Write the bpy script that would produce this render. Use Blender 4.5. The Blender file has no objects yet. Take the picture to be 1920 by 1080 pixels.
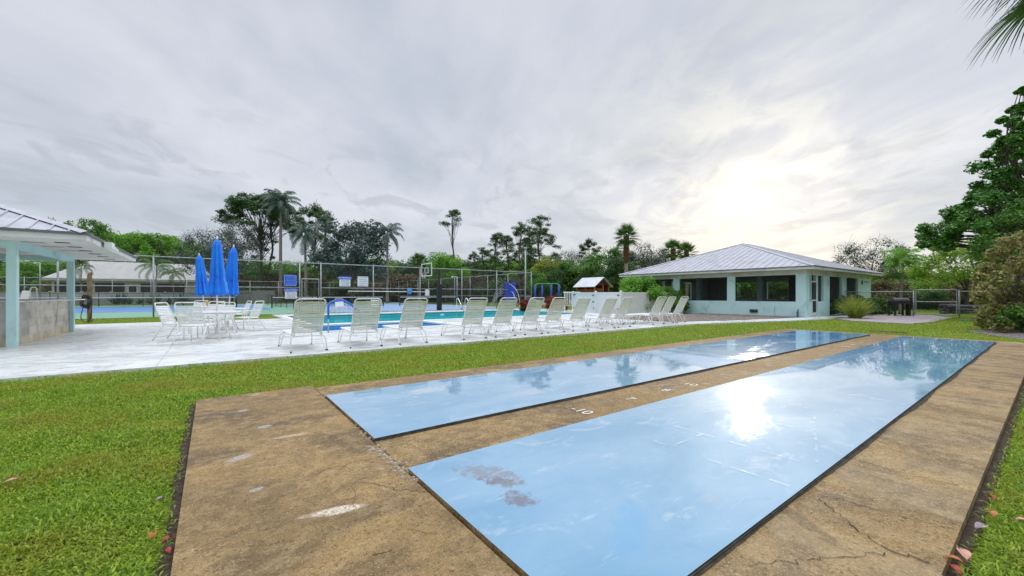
import bpy, math, random
import numpy as np
from mathutils import Vector, Matrix
R = math.radians
# ------------------------------------------------------------------ camera, world, sun, exposure
scn = bpy.context.scene
COL = scn.collection
HC = 1.25
UD = (0.8035, 0.5954); VD = (-0.5956, 0.8033)
cam = bpy.data.cameras.new('camera'); camo = bpy.data.objects.new('camera', cam); COL.objects.link(camo)
camo.location = (0, 0, HC); camo.rotation_euler = (R(90), 0, R(-36.54))
cam.lens = 36*758/1920; cam.sensor_width = 36; cam.shift_y = 13/1920; cam.clip_end = 3000; cam.clip_start = .05
scn.camera = camo
SUN_AZ = math.atan2(.4576, 1.0618); SUN_EL = R(12.5)
sd = Vector((math.cos(SUN_AZ)*math.cos(SUN_EL), math.sin(SUN_AZ)*math.cos(SUN_EL), math.sin(SUN_EL)))
w = bpy.data.worlds.new('World'); scn.world = w; w.use_nodes = True
def build_world():
    nt = w.node_tree; N = nt.nodes; L = nt.links
    for n in list(N): N.remove(n)
    def nd(t, **k):
        n = N.new(t)
        for a, b in k.items(): setattr(n, a, b)
        return n
    def mth(op, a, b=None, c=None, clamp=False):
        n = nd('ShaderNodeMath', operation=op, use_clamp=clamp)
        for i, x in enumerate((a, b, c)):
            if x is None: continue
            if isinstance(x, (int, float)): n.inputs[i].default_value = x
            else: L.new(x, n.inputs[i])
        return n.outputs[0]
    def mixc(f, a, b, mode='MIX'):
        n = nd('ShaderNodeMix', data_type='RGBA', blend_type=mode)
        if isinstance(f, (int, float)): n.inputs[0].default_value = f
        else: L.new(f, n.inputs[0])
        for i, x in ((6, a), (7, b)):
            if isinstance(x, tuple): n.inputs[i].default_value = (*x, 1)
            else: L.new(x, n.inputs[i])
        return n.outputs[2]
    out = nd('ShaderNodeOutputWorld'); bg = nd('ShaderNodeBackground')
    tc = nd('ShaderNodeTexCoord'); sep = nd('ShaderNodeSeparateXYZ'); L.new(tc.outputs['Generated'], sep.inputs[0])
    x, y, z = sep.outputs
    zz = mth('MAXIMUM', z, 0.0)
    den = mth('ADD', zz, 0.16)
    px_, py_ = mth('DIVIDE', x, den), mth('DIVIDE', y, den)
    # rotate so that the first axis points at the sun: streaks converge there
    ca, sa = math.cos(SUN_AZ+.55), math.sin(SUN_AZ+.55)
    a = mth('ADD', mth('MULTIPLY', px_, ca), mth('MULTIPLY', py_, sa))
    b = mth('SUBTRACT', mth('MULTIPLY', py_, ca), mth('MULTIPLY', px_, sa))
    def noise(sx, sy, off, det=6, ro=.55, dist=.4):
        c = nd('ShaderNodeCombineXYZ'); L.new(mth('MULTIPLY', a, sx), c.inputs[0]); L.new(mth('MULTIPLY', b, sy), c.inputs[1]); c.inputs[2].default_value = off
        n = nd('ShaderNodeTexNoise'); n.inputs['Scale'].default_value = 1; n.inputs['Detail'].default_value = det
        n.inputs['Roughness'].default_value = ro; n.inputs['Distortion'].default_value = dist
        L.new(c.outputs[0], n.inputs['Vector']); return n.outputs[0]
    def ramp(f, lo, hi):
        n = nd('ShaderNodeMapRange', interpolation_type='SMOOTHSTEP'); n.inputs[1].default_value = lo; n.inputs[2].default_value = hi
        L.new(f, n.inputs[0]); return n.outputs[0]
    big = ramp(noise(.38, .72, 3.1, 5), .38, .62)
    mid = ramp(noise(1.0, 1.35, 8.3, 7, .56, .9), .34, .70)
    fine = ramp(noise(3.0, 3.6, 1.7, 7, .6, .8), .3, .75)
    m = mth('ADD', mth('MULTIPLY', big, .60), mth('ADD', mth('MULTIPLY', mid, .34), mth('MULTIPLY', fine, .06)))
    base = mixc(m, (.40, .445, .52), (.63, .645, .71))
    # paler towards the horizon
    hz = mth('POWER', mth('SUBTRACT', 1.0, mth('MINIMUM', mth('MULTIPLY', zz, 3.2), 1.0)), 1.6)
    base = mixc(mth('MULTIPLY', hz, .40), base, (.60, .655, .69))
    # low grey clumps drifting under the brighter layer, most visible round the sun
    cl2 = mth('MULTIPLY', ramp(noise(2.4, 3.6, 12.4, 7, .6, .7), .50, .64), ramp(mth('ABSOLUTE', mth('SUBTRACT', zz, .19)), .24, .05)); base = mixc(mth('MULTIPLY', cl2, .55), base, (.40, .43, .49))
    # bright veil round the sun
    dt = nd('ShaderNodeVectorMath', operation='DOT_PRODUCT'); L.new(tc.outputs['Generated'], dt.inputs[0]); dt.inputs[1].default_value = sd
    d = mth('MAXIMUM', dt.outputs['Value'], 0.0)
    g1 = mth('POWER', d, 12.0); g2 = mth('POWER', d, 60.0); g3 = mth('POWER', d, 700.0)
    clump = ramp(noise(2.3, 3.3, 5.2, 7, .58, .6), .40, .62); brk = mth('ADD', .10, mth('MULTIPLY', clump, 1.05))
    gw = mth('ADD', mth('MULTIPLY', mth('MULTIPLY', g1, .10), brk), mth('ADD', mth('MULTIPLY', mth('MULTIPLY', g2, .13), brk), mth('MULTIPLY', g3, .35)))
    glow = nd('ShaderNodeVectorMath', operation='SCALE'); glow.inputs[0].default_value = (1.0, .86, .38); L.new(gw, glow.inputs['Scale'])
    ad = mixc(1.0, base, glow.outputs[0], 'ADD')
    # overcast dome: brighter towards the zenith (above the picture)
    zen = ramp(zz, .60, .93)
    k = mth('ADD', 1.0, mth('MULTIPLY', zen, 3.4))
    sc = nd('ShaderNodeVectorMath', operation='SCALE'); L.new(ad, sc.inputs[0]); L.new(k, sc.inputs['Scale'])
    sky = nd('ShaderNodeTexSky', sky_type='NISHITA', sun_disc=False, sun_elevation=SUN_EL, sun_rotation=R(90)-SUN_AZ)
    s2 = nd('ShaderNodeVectorMath', operation='SCALE'); L.new(sky.outputs[0], s2.inputs[0]); s2.inputs['Scale'].default_value = .10
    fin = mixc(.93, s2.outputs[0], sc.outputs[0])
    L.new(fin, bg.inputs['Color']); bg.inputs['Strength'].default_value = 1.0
    L.new(bg.outputs[0], out.inputs['Surface'])
build_world()
sl = bpy.data.lights.new('sun', 'SUN'); sl.energy = .5; sl.angle = R(3); sl.color = (1, .93, .78)
so = bpy.data.objects.new('sun', sl); COL.objects.link(so); so.rotation_euler = (-sd).to_track_quat('-Z', 'Y').to_euler()
scn.view_settings.view_transform = 'Standard'; scn.view_settings.look = 'None'; scn.view_settings.exposure = 0.31
scn.view_settings.gamma = 1; scn.render.engine = 'CYCLES'
scn.cycles.transparent_max_bounces = 24; scn.cycles.max_bounces = 8

# ------------------------------------------------------------------ helpers
rng = np.random.default_rng(7); random.seed(7)
def G(px, py, h=0):
    "photo pixel -> point of the horizontal plane z=h (world X runs along the shuffleboard lanes)"
    Z = (HC-h)*758/(py-553); X = (px-960)/758*Z
    return (X*UD[0]+Z*UD[1], X*VD[0]+Z*VD[1])
def AT(px, Z):
    X = (px-960)/758*Z
    return (X*UD[0]+Z*UD[1], X*VD[0]+Z*VD[1])
def HT(py, Z): return HC+(553-py)*Z/758
def tag(o, label=None, cat=None, group=None, kind=None):
    if label: o['label'] = label
    if cat: o['category'] = cat
    if group: o['group'] = group
    if kind: o['kind'] = kind
    return o
def thing(name, label, cat, loc=(0, 0, 0), rz=0, group=None):
    o = bpy.data.objects.new(name, None); COL.objects.link(o); o.location = loc; o.rotation_euler = (0, 0, rz); o.empty_display_size = .2
    return tag(o, label, cat, group)
def link(name, me, mt, parent=None, smooth=False):
    if mt: me.materials.append(mt)
    if smooth: me.polygons.foreach_set('use_smooth', [True]*len(me.polygons))
    o = bpy.data.objects.new(name, me); COL.objects.link(o)
    if parent: o.parent = parent
    return o
def kids(o): return [c for c in bpy.data.objects if c.parent == o]
def dup(o, loc=None, rz=None, label=None, scale=None, parent=None):
    ch = kids(o); c = o.copy(); COL.objects.link(c)
    if parent is not None: c.parent = parent
    if loc is not None: c.location = loc
    if rz is not None: c.rotation_euler = (0, 0, rz)
    if scale is not None: c.scale = (scale,)*3 if isinstance(scale, (int, float)) else scale
    if label: c['label'] = label
    for k in ch: dup(k, parent=c)
    return c
class MB:
    def __init__(s): s.v = []; s.f = []
    def add(s, v, f):
        n = len(s.v); s.v += [tuple(p) for p in v]; s.f += [tuple(i+n for i in q) for q in f]; return s
    def box(s, x0, x1, y0, y1, z0, z1):
        v = [(x0, y0, z0), (x1, y0, z0), (x1, y1, z0), (x0, y1, z0), (x0, y0, z1), (x1, y0, z1), (x1, y1, z1), (x0, y1, z1)]
        return s.add(v, [(3, 2, 1, 0), (4, 5, 6, 7), (0, 1, 5, 4), (1, 2, 6, 5), (2, 3, 7, 6), (3, 0, 4, 7)])
    def tube(s, pts, r, n=8, caps=True):
        pts = [Vector(p) for p in pts]; m = len(pts); rs = r if isinstance(r, (list, tuple)) else [r]*m
        rings = []; up = None
        for i, p in enumerate(pts):
            t = (pts[min(i+1, m-1)]-pts[max(i-1, 0)])
            t = t.normalized() if t.length > 1e-9 else Vector((0, 0, 1))
            if up is None: up = Vector((0, 0, 1)) if abs(t.z) < .9 else Vector((1, 0, 0))
            a = (up-t*up.dot(t));
            if a.length < 1e-6: a = t.orthogonal()
            a.normalize(); up = a; b = t.cross(a)
            rings.append([p+(a*math.cos(2*math.pi*k/n)+b*math.sin(2*math.pi*k/n))*rs[i] for k in range(n)])
        v = [q for rg in rings for q in rg]; f = []
        for i in range(m-1):
            for k in range(n):
                f.append((i*n+k, i*n+(k+1) % n, (i+1)*n+(k+1) % n, (i+1)*n+k))
        if caps: f.append(tuple(range(n-1, -1, -1))); f.append(tuple((m-1)*n+k for k in range(n)))
        return s.add(v, f)
    def lathe(s, prof, n=20, c=(0, 0, 0), wob=None):
        v = []; f = []; m = len(prof)
        for i, (r, z) in enumerate(prof):
            for k in range(n):
                a = 2*math.pi*k/n; rr = r*(wob(a, i/(m-1)) if wob else 1)
                v.append((c[0]+rr*math.cos(a), c[1]+rr*math.sin(a), c[2]+z))
        for i in range(m-1):
            for k in range(n): f.append((i*n+k, i*n+(k+1) % n, (i+1)*n+(k+1) % n, (i+1)*n+k))
        f.append(tuple(range(n-1, -1, -1))); f.append(tuple((m-1)*n+k for k in range(n)))
        return s.add(v, f)
    def prism(s, poly, z0, z1):
        n = len(poly); v = [(x, y, z0) for x, y in poly]+[(x, y, z1) for x, y in poly]
        return s.add(v, [tuple(range(n-1, -1, -1)), tuple(range(n, 2*n))]+[(i, (i+1) % n, n+(i+1) % n, n+i) for i in range(n)])
    def quad(s, a, b, c, d): return s.add([a, b, c, d], [(0, 1, 2, 3)])
    def mesh(s, name):
        me = bpy.data.meshes.new(name); me.from_pydata(s.v, [], s.f); me.update(); return me
    def build(s, name, mt, parent=None, smooth=False, bevel=0):
        o = link(name, s.mesh(name), mt, parent, smooth)
        if bevel:
            b = o.modifiers.new('b', 'BEVEL'); b.width = bevel; b.segments = 2; b.limit_method = 'ANGLE'
        return o
def smooth_path(pts, k=5):
    "Catmull-Rom through pts"
    P = [Vector(p) for p in pts]; P = [P[0]]+P+[P[-1]]; out = []
    for i in range(1, len(P)-2):
        for j in range(k):
            t = j/k; a, b, c, d = P[i-1:i+3]
            out.append(.5*((2*b)+(c-a)*t+(2*a-5*b+4*c-d)*t*t+(3*b-a-3*c+d)*t**3))
    out.append(P[-2]); return out
def round_path(pts, r=.05, k=4):
    "polyline with rounded corners"
    P = [Vector(p) for p in pts]; out = [P[0]]
    for i in range(1, len(P)-1):
        a = (P[i-1]-P[i]); b = (P[i+1]-P[i]); rr = min(r, a.length*.45, b.length*.45)
        p0 = P[i]+a.normalized()*rr; p2 = P[i]+b.normalized()*rr
        for j in range(k+1):
            t = j/k; out.append((1-t)**2*p0+2*t*(1-t)*P[i]+t*t*p2)
    out.append(P[-1]); return out
def npmesh(name, V, nper):
    "V: (n*nper,3) verts; every nper verts a polygon"
    n = len(V)//nper; me = bpy.data.meshes.new(name)
    me.vertices.add(len(V)); me.vertices.foreach_set('co', V.astype(np.float32).ravel())
    me.loops.add(n*nper); me.loops.foreach_set('vertex_index', np.arange(n*nper, dtype=np.int32))
    me.polygons.add(n); me.polygons.foreach_set('loop_start', np.arange(0, n*nper, nper, dtype=np.int32))
    me.polygons.foreach_set('loop_total', np.full(n, nper, dtype=np.int32)); me.update(calc_edges=True); return me
# ---- materials
def NT(name):
    m = bpy.data.materials.new(name); m.use_nodes = True; nt = m.node_tree; nt.nodes.clear()
    out = nt.nodes.new('ShaderNodeOutputMaterial'); return m, nt, out
class S:
    "tiny node writer"
    def __init__(s, nt): s.nt = nt
    def n(s, t, ins=None, **k):
        x = s.nt.nodes.new(t)
        for a, b in k.items(): setattr(x, a, b)
        for a, b in (ins or {}).items(): s.set(x.inputs[a], b)
        return x
    def set(s, sock, b):
        if isinstance(b, bpy.types.NodeSocket): s.nt.links.new(b, sock)
        elif isinstance(b, tuple) and len(b) == 3 and sock.type == 'RGBA': sock.default_value = (*b, 1)
        else: sock.default_value = b
    def math(s, op, a, b=0., c=0., clamp=False): return s.n('ShaderNodeMath', {0: a, 1: b, 2: c}, operation=op, use_clamp=clamp).outputs[0]
    def pos(s): return s.n('ShaderNodeNewGeometry').outputs['Position']
    def obj(s): return s.n('ShaderNodeTexCoord').outputs['Object']
    def map(s, v, scale=(1, 1, 1), rot=(0, 0, 0), loc=(0, 0, 0)): return s.n('ShaderNodeMapping', {0: v, 1: loc, 2: rot, 3: scale}).outputs[0]
    def noise(s, v, sc, det=4, ro=.55, dist=0): return s.n('ShaderNodeTexNoise', {'Vector': v, 'Scale': sc, 'Detail': float(det), 'Roughness': ro, 'Distortion': float(dist)}).outputs[0]
    def step(s, f, lo, hi, a=0., b=1.): return s.n('ShaderNodeMapRange', {0: f, 1: lo, 2: hi, 3: a, 4: b}, interpolation_type='SMOOTHSTEP').outputs[0]
    def mix(s, f, a, b, mode='MIX'): return s.n('ShaderNodeMix', {0: f, 6: a, 7: b}, data_type='RGBA', blend_type=mode).outputs[2]
    def bump(s, h, st=.3, d=.01, nrm=None):
        i = {'Height': h, 'Strength': st, 'Distance': d}
        if nrm is not None: i['Normal'] = nrm
        return s.n('ShaderNodeBump', i).outputs[0]
    def pbsdf(s, out, **k):
        p = s.n('ShaderNodeBsdfPrincipled', {a.replace('_', ' '): b for a, b in k.items()}); s.nt.links.new(p.outputs[0], out.inputs[0]); return p
MATS = {}
def M(name, c1, c2=None, sc=3., rough=.6, rough2=None, metal=0., bump=0., bsc=None, spec=.5, dirt=None, local=False):
    "general weathered material: two-tone noise, roughness variation, fine bump"
    if name in MATS: return MATS[name]
    m, nt, out = NT(name); s = S(nt); c2 = c2 or tuple(x*.82 for x in c1)
    v = s.obj() if local else s.pos()
    a = s.noise(v, sc, 6, .6); col = s.mix(s.step(a, .35, .68), c1, c2)
    if dirt:
        dn = s.noise(v, sc*.37, 8, .68, .5); col = s.mix(s.step(dn, .52, .72), col, dirt)
    ro = s.step(s.noise(v, sc*1.7, 4), .3, .7, rough, rough2 if rough2 is not None else min(1., rough+.15))
    k = {'Base_Color': col, 'Roughness': ro, 'Metallic': metal, 'Specular_IOR_Level': spec}
    if bump: k['Normal'] = s.bump(s.noise(v, bsc or sc*12, 5), bump, .01)
    s.pbsdf(out, **k); MATS[name] = m; return m
def leafmat(name, cols, rough=.5, trans=.35, patch=None):
    "per-leaf colour from cols (list of 3), translucent"
    m, nt, out = NT(name); s = S(nt)
    rnd = s.n('ShaderNodeNewGeometry').outputs['Random Per Island']
    cr = s.n('ShaderNodeValToRGB', {0: rnd}); e = cr.color_ramp.elements
    e[0].position = 0; e[0].color = (*cols[0], 1); e[1].position = 1; e[1].color = (*cols[-1], 1)
    for i, c in enumerate(cols[1:-1]): x = e.new((i+1)/(len(cols)-1)); x.color = (*c, 1)
    col = cr.outputs[0]
    if patch: col = s.mix(s.math('MULTIPLY', s.step(s.noise(s.pos(), patch[1], 4), .42, .64), .7), col, patch[0])
    d = s.n('ShaderNodeBsdfPrincipled', {'Base Color': col, 'Roughness': rough, 'Specular IOR Level': .35})
    t = s.n('ShaderNodeBsdfTranslucent', {'Color': s.mix(.4, col, (.35, .45, .03), 'MULTIPLY') if 0 else col})
    mx = s.n('ShaderNodeMixShader', {0: trans, 1: d.outputs[0], 2: t.outputs[0]}); nt.links.new(mx.outputs[0], out.inputs[0]); return m

def m_concrete():
    m, nt, out = NT('weathered_brown_concrete'); s = S(nt); p = s.pos()
    warp = s.map(p, (.85, 1.2, 1), (0, 0, R(22)))
    a = s.noise(warp, 1.6, 8, .66, .6); b = s.noise(p, 9, 6, .62); g = s.noise(p, 120, 3, .7); g2 = s.noise(p, 42, 5, .8)
    c = s.mix(s.step(a, .34, .66), (.105, .066, .027), (.335, .218, .088))
    c = s.mix(s.math('MULTIPLY', s.step(b, .42, .7), .5), c, (.46, .325, .16))
    c = s.mix(s.math('MULTIPLY', s.step(s.noise(warp, 3.1, 7, .7, 1.), .53, .68), .32), c, (.13, .10, .06))
    c = s.mix(s.math('MULTIPLY', s.step(s.noise(p, 24, 7, .72, .8), .50, .66), .5), c, (.15, .095, .035)); c = s.mix(s.math('MULTIPLY', s.step(s.noise(p, 31, 6, .7, .5), .54, .68), .45), c, (.46, .335, .17))
    c = s.mix(s.math('MULTIPLY', s.step(s.noise(p, .55, 4, .5), .45, .62), .35), c, (.20, .125, .045))
    c = s.mix(s.math('MULTIPLY', s.step(g2, .50, .66), .85), c, (.05, .035, .015))
    c = s.mix(s.math('MULTIPLY', s.step(g, .57, .70), .85), c, (.66, .50, .28))
    c = s.mix(s.math('MULTIPLY', s.step(g, .42, .28), .7), c, (.045, .03, .012))
    # pale scuffs and grey paint blots left on the slab: (x, y, rx, ry, angle, colour, strength)
    x, y = s.n('ShaderNodeSeparateXYZ', {0: p}).outputs[:2]
    def blot(c, px, py, rx, ry, ang, col, st):
        cx, cy = G(px, py); ca, sa = math.cos(ang), math.sin(ang)
        dx = s.math('SUBTRACT', x, cx); dy = s.math('SUBTRACT', y, cy)
        u = s.math('DIVIDE', s.math('ADD', s.math('MULTIPLY', dx, ca), s.math('MULTIPLY', dy, sa)), rx)
        v = s.math('DIVIDE', s.math('SUBTRACT', s.math('MULTIPLY', dy, ca), s.math('MULTIPLY', dx, sa)), ry)
        d = s.math('ADD', s.math('MULTIPLY', u, u), s.math('MULTIPLY', v, v))
        d = s.math('ADD', d, s.math('MULTIPLY', s.math('SUBTRACT', b, .5), 2.6))
        f = s.math('MULTIPLY', s.step(d, 1.0, .2), s.math('MULTIPLY', s.step(s.noise(p, 60, 4, .7), .3, .6), st))
        return s.mix(f, c, col)
    c = blot(c, 628, 958, .20, .055, R(-12), (.68, .58, .47), .95)
    c = blot(c, 545, 817, .22, .04, R(-5), (.55, .44, .32), .7)
    for q in ((455, 770, .07, .06), (495, 800, .07, .06), (452, 858, .12, .06), (480, 918, .05, .03), (480, 740, .08, .05)):
        c = blot(c, q[0], q[1], q[2], q[3], .3, (.42, .42, .42), .75)
    yb = s.step(y, 1.0, .9); c = s.mix(s.math('MULTIPLY', s.math('MULTIPLY', yb, s.step(s.noise(s.map(p, (2.2, .3, 1)), 1.5, 6, .6, .4), .40, .62)), .25), c, (.46, .36, .21)); c = blot(c, 1480, 960, .45, .06, R(60), (.08, .06, .04), .6)
    h = s.math('ADD', s.math('MULTIPLY', g, 1.), s.math('MULTIPLY', g2, 1.))
    s.pbsdf(out, Base_Color=c, Roughness=s.step(a, .3, .7, .55, .9), Normal=s.bump(h, .55, .006), Specular_IOR_Level=.3); return m
def m_deck():
    m, nt, out = NT('white_painted_deck'); s = S(nt); p = s.pos()
    st = s.map(p, (1.0, 1.9, 1), (0, 0, R(36)))
    a = s.noise(st, .55, 9, .68, 1.2); b = s.noise(st, 2.4, 8, .7, .5); f = s.noise(p, 14, 5, .6)
    c = s.mix(s.step(b, .35, .7), (.70, .705, .675), (.60, .61, .59))
    band = s.math('MAXIMUM', s.step(s.math('ABSOLUTE', s.math('SUBTRACT', a, .55)), .022, .0), s.step(s.math('ABSOLUTE', s.math('SUBTRACT', a, .47)), .014, .0))
    c = s.mix(s.math('MULTIPLY', s.math('MULTIPLY', band, s.step(b, .42, .6)), .8), c, (.22, .24, .23))
    c = s.mix(s.math('MULTIPLY', s.step(a, .56, .68), .30), c, (.50, .53, .52))
    c = s.mix(s.math('MULTIPLY', s.step(b, .62, .70), .22), c, (.42, .44, .42))
    c = s.mix(s.math('MULTIPLY', s.step(f, .62, .75), .25), c, (.5, .5, .47))
    s.pbsdf(out, Base_Color=c, Roughness=s.step(a, .35, .65, .16, .55), Normal=s.bump(f, .08, .01), Specular_IOR_Level=.5); return m
def m_lane():
    m, nt, out = NT('wet_blue_court_paint'); s = S(nt); p = s.pos()
    a = s.noise(s.map(p, (1, 1.8, 1)), .8, 7, .6, .6); b = s.noise(p, 3.2, 8, .66, .8); f = s.noise(p, 40, 4, .6)
    c = s.mix(s.step(a, .32, .68), (.14, .30, .43), (.22, .37, .49))
    c = s.mix(s.math('MULTIPLY', s.step(b, .58, .75), .25), c, (.16, .33, .55))
    x, y = s.n('ShaderNodeSeparateXYZ', {0: p}).outputs[:2]
    far = s.step(x, 6., 12.); c = s.mix(s.math('MULTIPLY', far, .6), c, (.03, .27, .56))   # deeper blue towards the far end
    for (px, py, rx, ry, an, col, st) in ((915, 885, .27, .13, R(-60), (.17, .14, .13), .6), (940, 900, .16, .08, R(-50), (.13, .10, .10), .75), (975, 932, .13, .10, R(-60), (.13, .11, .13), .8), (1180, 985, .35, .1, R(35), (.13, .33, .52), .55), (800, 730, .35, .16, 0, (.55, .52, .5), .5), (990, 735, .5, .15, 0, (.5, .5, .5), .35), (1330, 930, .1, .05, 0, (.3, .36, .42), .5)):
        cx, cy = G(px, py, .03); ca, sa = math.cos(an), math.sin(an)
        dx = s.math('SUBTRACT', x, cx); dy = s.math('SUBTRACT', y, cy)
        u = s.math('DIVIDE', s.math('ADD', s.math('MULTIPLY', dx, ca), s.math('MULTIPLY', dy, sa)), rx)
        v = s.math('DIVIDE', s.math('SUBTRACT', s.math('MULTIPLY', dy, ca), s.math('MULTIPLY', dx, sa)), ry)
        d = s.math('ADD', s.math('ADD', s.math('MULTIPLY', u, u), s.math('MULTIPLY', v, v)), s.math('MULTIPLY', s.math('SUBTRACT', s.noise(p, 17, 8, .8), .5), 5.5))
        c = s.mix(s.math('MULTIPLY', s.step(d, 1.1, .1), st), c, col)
    # rubbed, chalky and grimy patches
    wr = s.noise(s.map(p, (1, 1.6, 1), (0, 0, R(-12))), 1.9, 9, .72, 1.1)
    c = s.mix(s.math('MULTIPLY', s.step(wr, .55, .68), .45), c, (.46, .52, .55)); c = s.mix(s.math('MULTIPLY', s.step(wr, .42, .30), .40), c, (.13, .27, .42))
    c = s.mix(s.math('MULTIPLY', s.step(s.noise(s.map(p, (1.2, 9, 1), (0, 0, R(28))), 2.2, 7, .7, .3), .60, .70), .30), c, (.55, .62, .66))
    c = s.mix(s.math('MULTIPLY', s.step(s.noise(p, 26, 5, .75), .66, .74), .55), c, (.18, .17, .15))
    wet = s.noise(s.map(p, (.7, 1.2, 1), (0, 0, R(20))), .75, 6, .62, .8)
    dry = s.step(wet, .50, .66)
    cr = s.math('ADD', s.math('ADD', .018, s.math('MULTIPLY', s.step(wr, .5, .66), .045)), s.math('MULTIPLY', dry, .14))
    h = s.math('ADD', s.math('MULTIPLY', s.noise(p, 4., 3), .5), s.math('MULTIPLY', s.math('MULTIPLY', f, dry), .08))
    s.pbsdf(out, Base_Color=c, Roughness=.55, Coat_Weight=s.step(s.noise(s.map(p, (1, 1.5, 1), (0, 0, R(40))), 1.3, 8, .7, .9), .60, .72, 1., .45), Coat_IOR=1.6, Coat_Roughness=cr, Coat_Normal=s.bump(h, .045, .006), Specular_IOR_Level=.2); return m
def m_grassground():
    m, nt, out = NT('lawn_soil'); s = S(nt); p = s.pos()
    a = s.noise(p, 1.1, 7, .65); b = s.noise(p, 22, 5, .7); d = s.noise(p, .06, 4)
    c = s.mix(s.step(b, .36, .62), (.035, .055, .006), (.20, .28, .018))
    c = s.mix(s.math('MULTIPLY', s.step(a, .5, .7), .6), c, (.15, .17, .02))
    c = s.mix(s.math('MULTIPLY', s.step(s.noise(p, 2.7, 6, .7), .60, .72), .5), c, (.09, .055, .025))
    s.pbsdf(out, Base_Color=c, Roughness=.9, Normal=s.bump(b, .8, .03), Specular_IOR_Level=.15); return m
def m_gravel(name, c1, c2, sc=28):
    m, nt, out = NT(name); s = S(nt); p = s.pos()
    v = s.n('ShaderNodeTexVoronoi', {'Vector': p, 'Scale': float(sc)}); r = s.n('ShaderNodeSeparateColor', {0: v.outputs['Color']}).outputs[0]
    c = s.mix(r, c1, c2); c = s.mix(s.step(v.outputs['Distance'], .35, .7), c, tuple(x*.25 for x in c1))
    s.pbsdf(out, Base_Color=c, Roughness=.85, Normal=s.bump(s.math('SUBTRACT', 1., v.outputs['Distance']), 1., .02)); return m
def m_water(name, deep, murk):
    m, nt, out = NT(name); s = S(nt); p = s.pos()
    n1 = s.noise(s.map(p, (1, 2.2, 1)), 2.3, 4, .5, .6)
    g = s.n('ShaderNodeBsdfGlossy', {'Roughness': .03, 'Normal': s.bump(n1, .28, .03)})
    t = s.n('ShaderNodeBsdfTransparent', {'Color': deep})
    fr = s.n('ShaderNodeFresnel', {'IOR': 1.2, 'Normal': s.bump(n1, .28, .03)})
    df = s.n('ShaderNodeBsdfDiffuse', {'Color': murk}); tt = s.n('ShaderNodeMixShader', {0: .55, 1: t.outputs[0], 2: df.outputs[0]})
    mx = s.n('ShaderNodeMixShader', {0: s.math('MULTIPLY', fr.outputs[0], .38), 1: tt.outputs[0], 2: g.outputs[0]}); nt.links.new(mx.outputs[0], out.inputs[0]); return m
def m_chainlink(name, col=(.10, .105, .105), cell=.085, wire=.065):
    m, nt, out = NT(name); s = S(nt); x, y, z = s.n('ShaderNodeSeparateXYZ', {0: s.pos()}).outputs
    xy = s.math('ADD', x, y); fs = []
    for op in ('ADD', 'SUBTRACT'):
        fs.append(s.math('LESS_THAN', s.math('FRACT', s.math('DIVIDE', s.math(op, xy, z), cell)), wire))
    k = s.math('MAXIMUM', fs[0], fs[1])
    d = s.n('ShaderNodeBsdfPrincipled', {'Base Color': col, 'Metallic': .4, 'Roughness': .5}); t = s.n('ShaderNodeBsdfTransparent')
    mx = s.n('ShaderNodeMixShader', {0: k, 1: t.outputs[0], 2: d.outputs[0]}); nt.links.new(mx.outputs[0], out.inputs[0]); return m
def m_screen(name, dens=.55):
    m, nt, out = NT(name); s = S(nt)
    d = s.n('ShaderNodeBsdfPrincipled', {'Base Color': (.012, .014, .014), 'Roughness': .8}); t = s.n('ShaderNodeBsdfTransparent')
    mx = s.n('ShaderNodeMixShader', {0: dens, 1: t.outputs[0], 2: d.outputs[0]}); nt.links.new(mx.outputs[0], out.inputs[0]); return m
def m_block():
    m, nt, out = NT('old_concrete_block'); s = S(nt); p = s.pos(); x, y, z = s.n('ShaderNodeSeparateXYZ', {0: p}).outputs
    v = s.n('ShaderNodeCombineXYZ', {0: s.math('ADD', x, y), 1: z, 2: 0.}).outputs[0]
    b = s.n('ShaderNodeTexBrick', {'Vector': v, 'Scale': 1., 'Brick Width': .4, 'Row Height': .2, 'Mortar Size': .006, 'Mortar Smooth': .6, 'Color1': (.42, .41, .37), 'Color2': (.58, .56, .50), 'Mortar': (.46, .44, .38)})
    n = s.noise(s.map(p, (1, 1, .5)), 3., 8, .7, .4)
    c = s.mix(s.step(n, .45, .72), b.outputs[0], (.20, .19, .17)); c = s.mix(s.math('MULTIPLY', s.step(s.noise(p, 2.1, 6, .7), .5, .66), .35), c, (.62, .53, .34))
    c = s.mix(s.math('MULTIPLY', s.step(z, .3, .0), .45), c, (.50, .40, .20))
    s.pbsdf(out, Base_Color=c, Roughness=.85, Normal=s.bump(s.math('ADD', s.math('MULTIPLY', b.outputs['Fac'], -1.), s.noise(p, 60, 4)), .4, .01)); return m

Mconc = m_concrete(); Mdeck = m_deck(); Mlane = m_lane(); Mlawn = m_grassground()
Mdark = M('dark_edge', (.03, .028, .02), (.07, .06, .04), 14, .9, bump=.6)  # near-black brown for lane sides, edge strips, joints and cracks
Mgravel = m_gravel('brown_gravel', (.20, .15, .11), (.42, .35, .29), 16)
Mmulch = m_gravel('grey_leaf_mulch', (.16, .13, .10), (.36, .31, .27), 26)
Mwhite = M('white_coated_tube', (.78, .78, .75), (.70, .70, .66), 9, .35, .5, local=True)
Mstrap = M('cream_vinyl_strap', (.84, .84, .79), (.74, .74, .69), 7, .5, .65, dirt=(.52, .50, .40), local=True)
Mstrapw = M('white_vinyl_strap', (.80, .81, .80), (.70, .71, .70), 7, .45, .6, local=True)
Mteal = M('pale_aqua_paint', (.54, .76, .76), (.49, .72, .72), 2, .6, .75, dirt=(.30, .49, .47), bump=.08)
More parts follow.
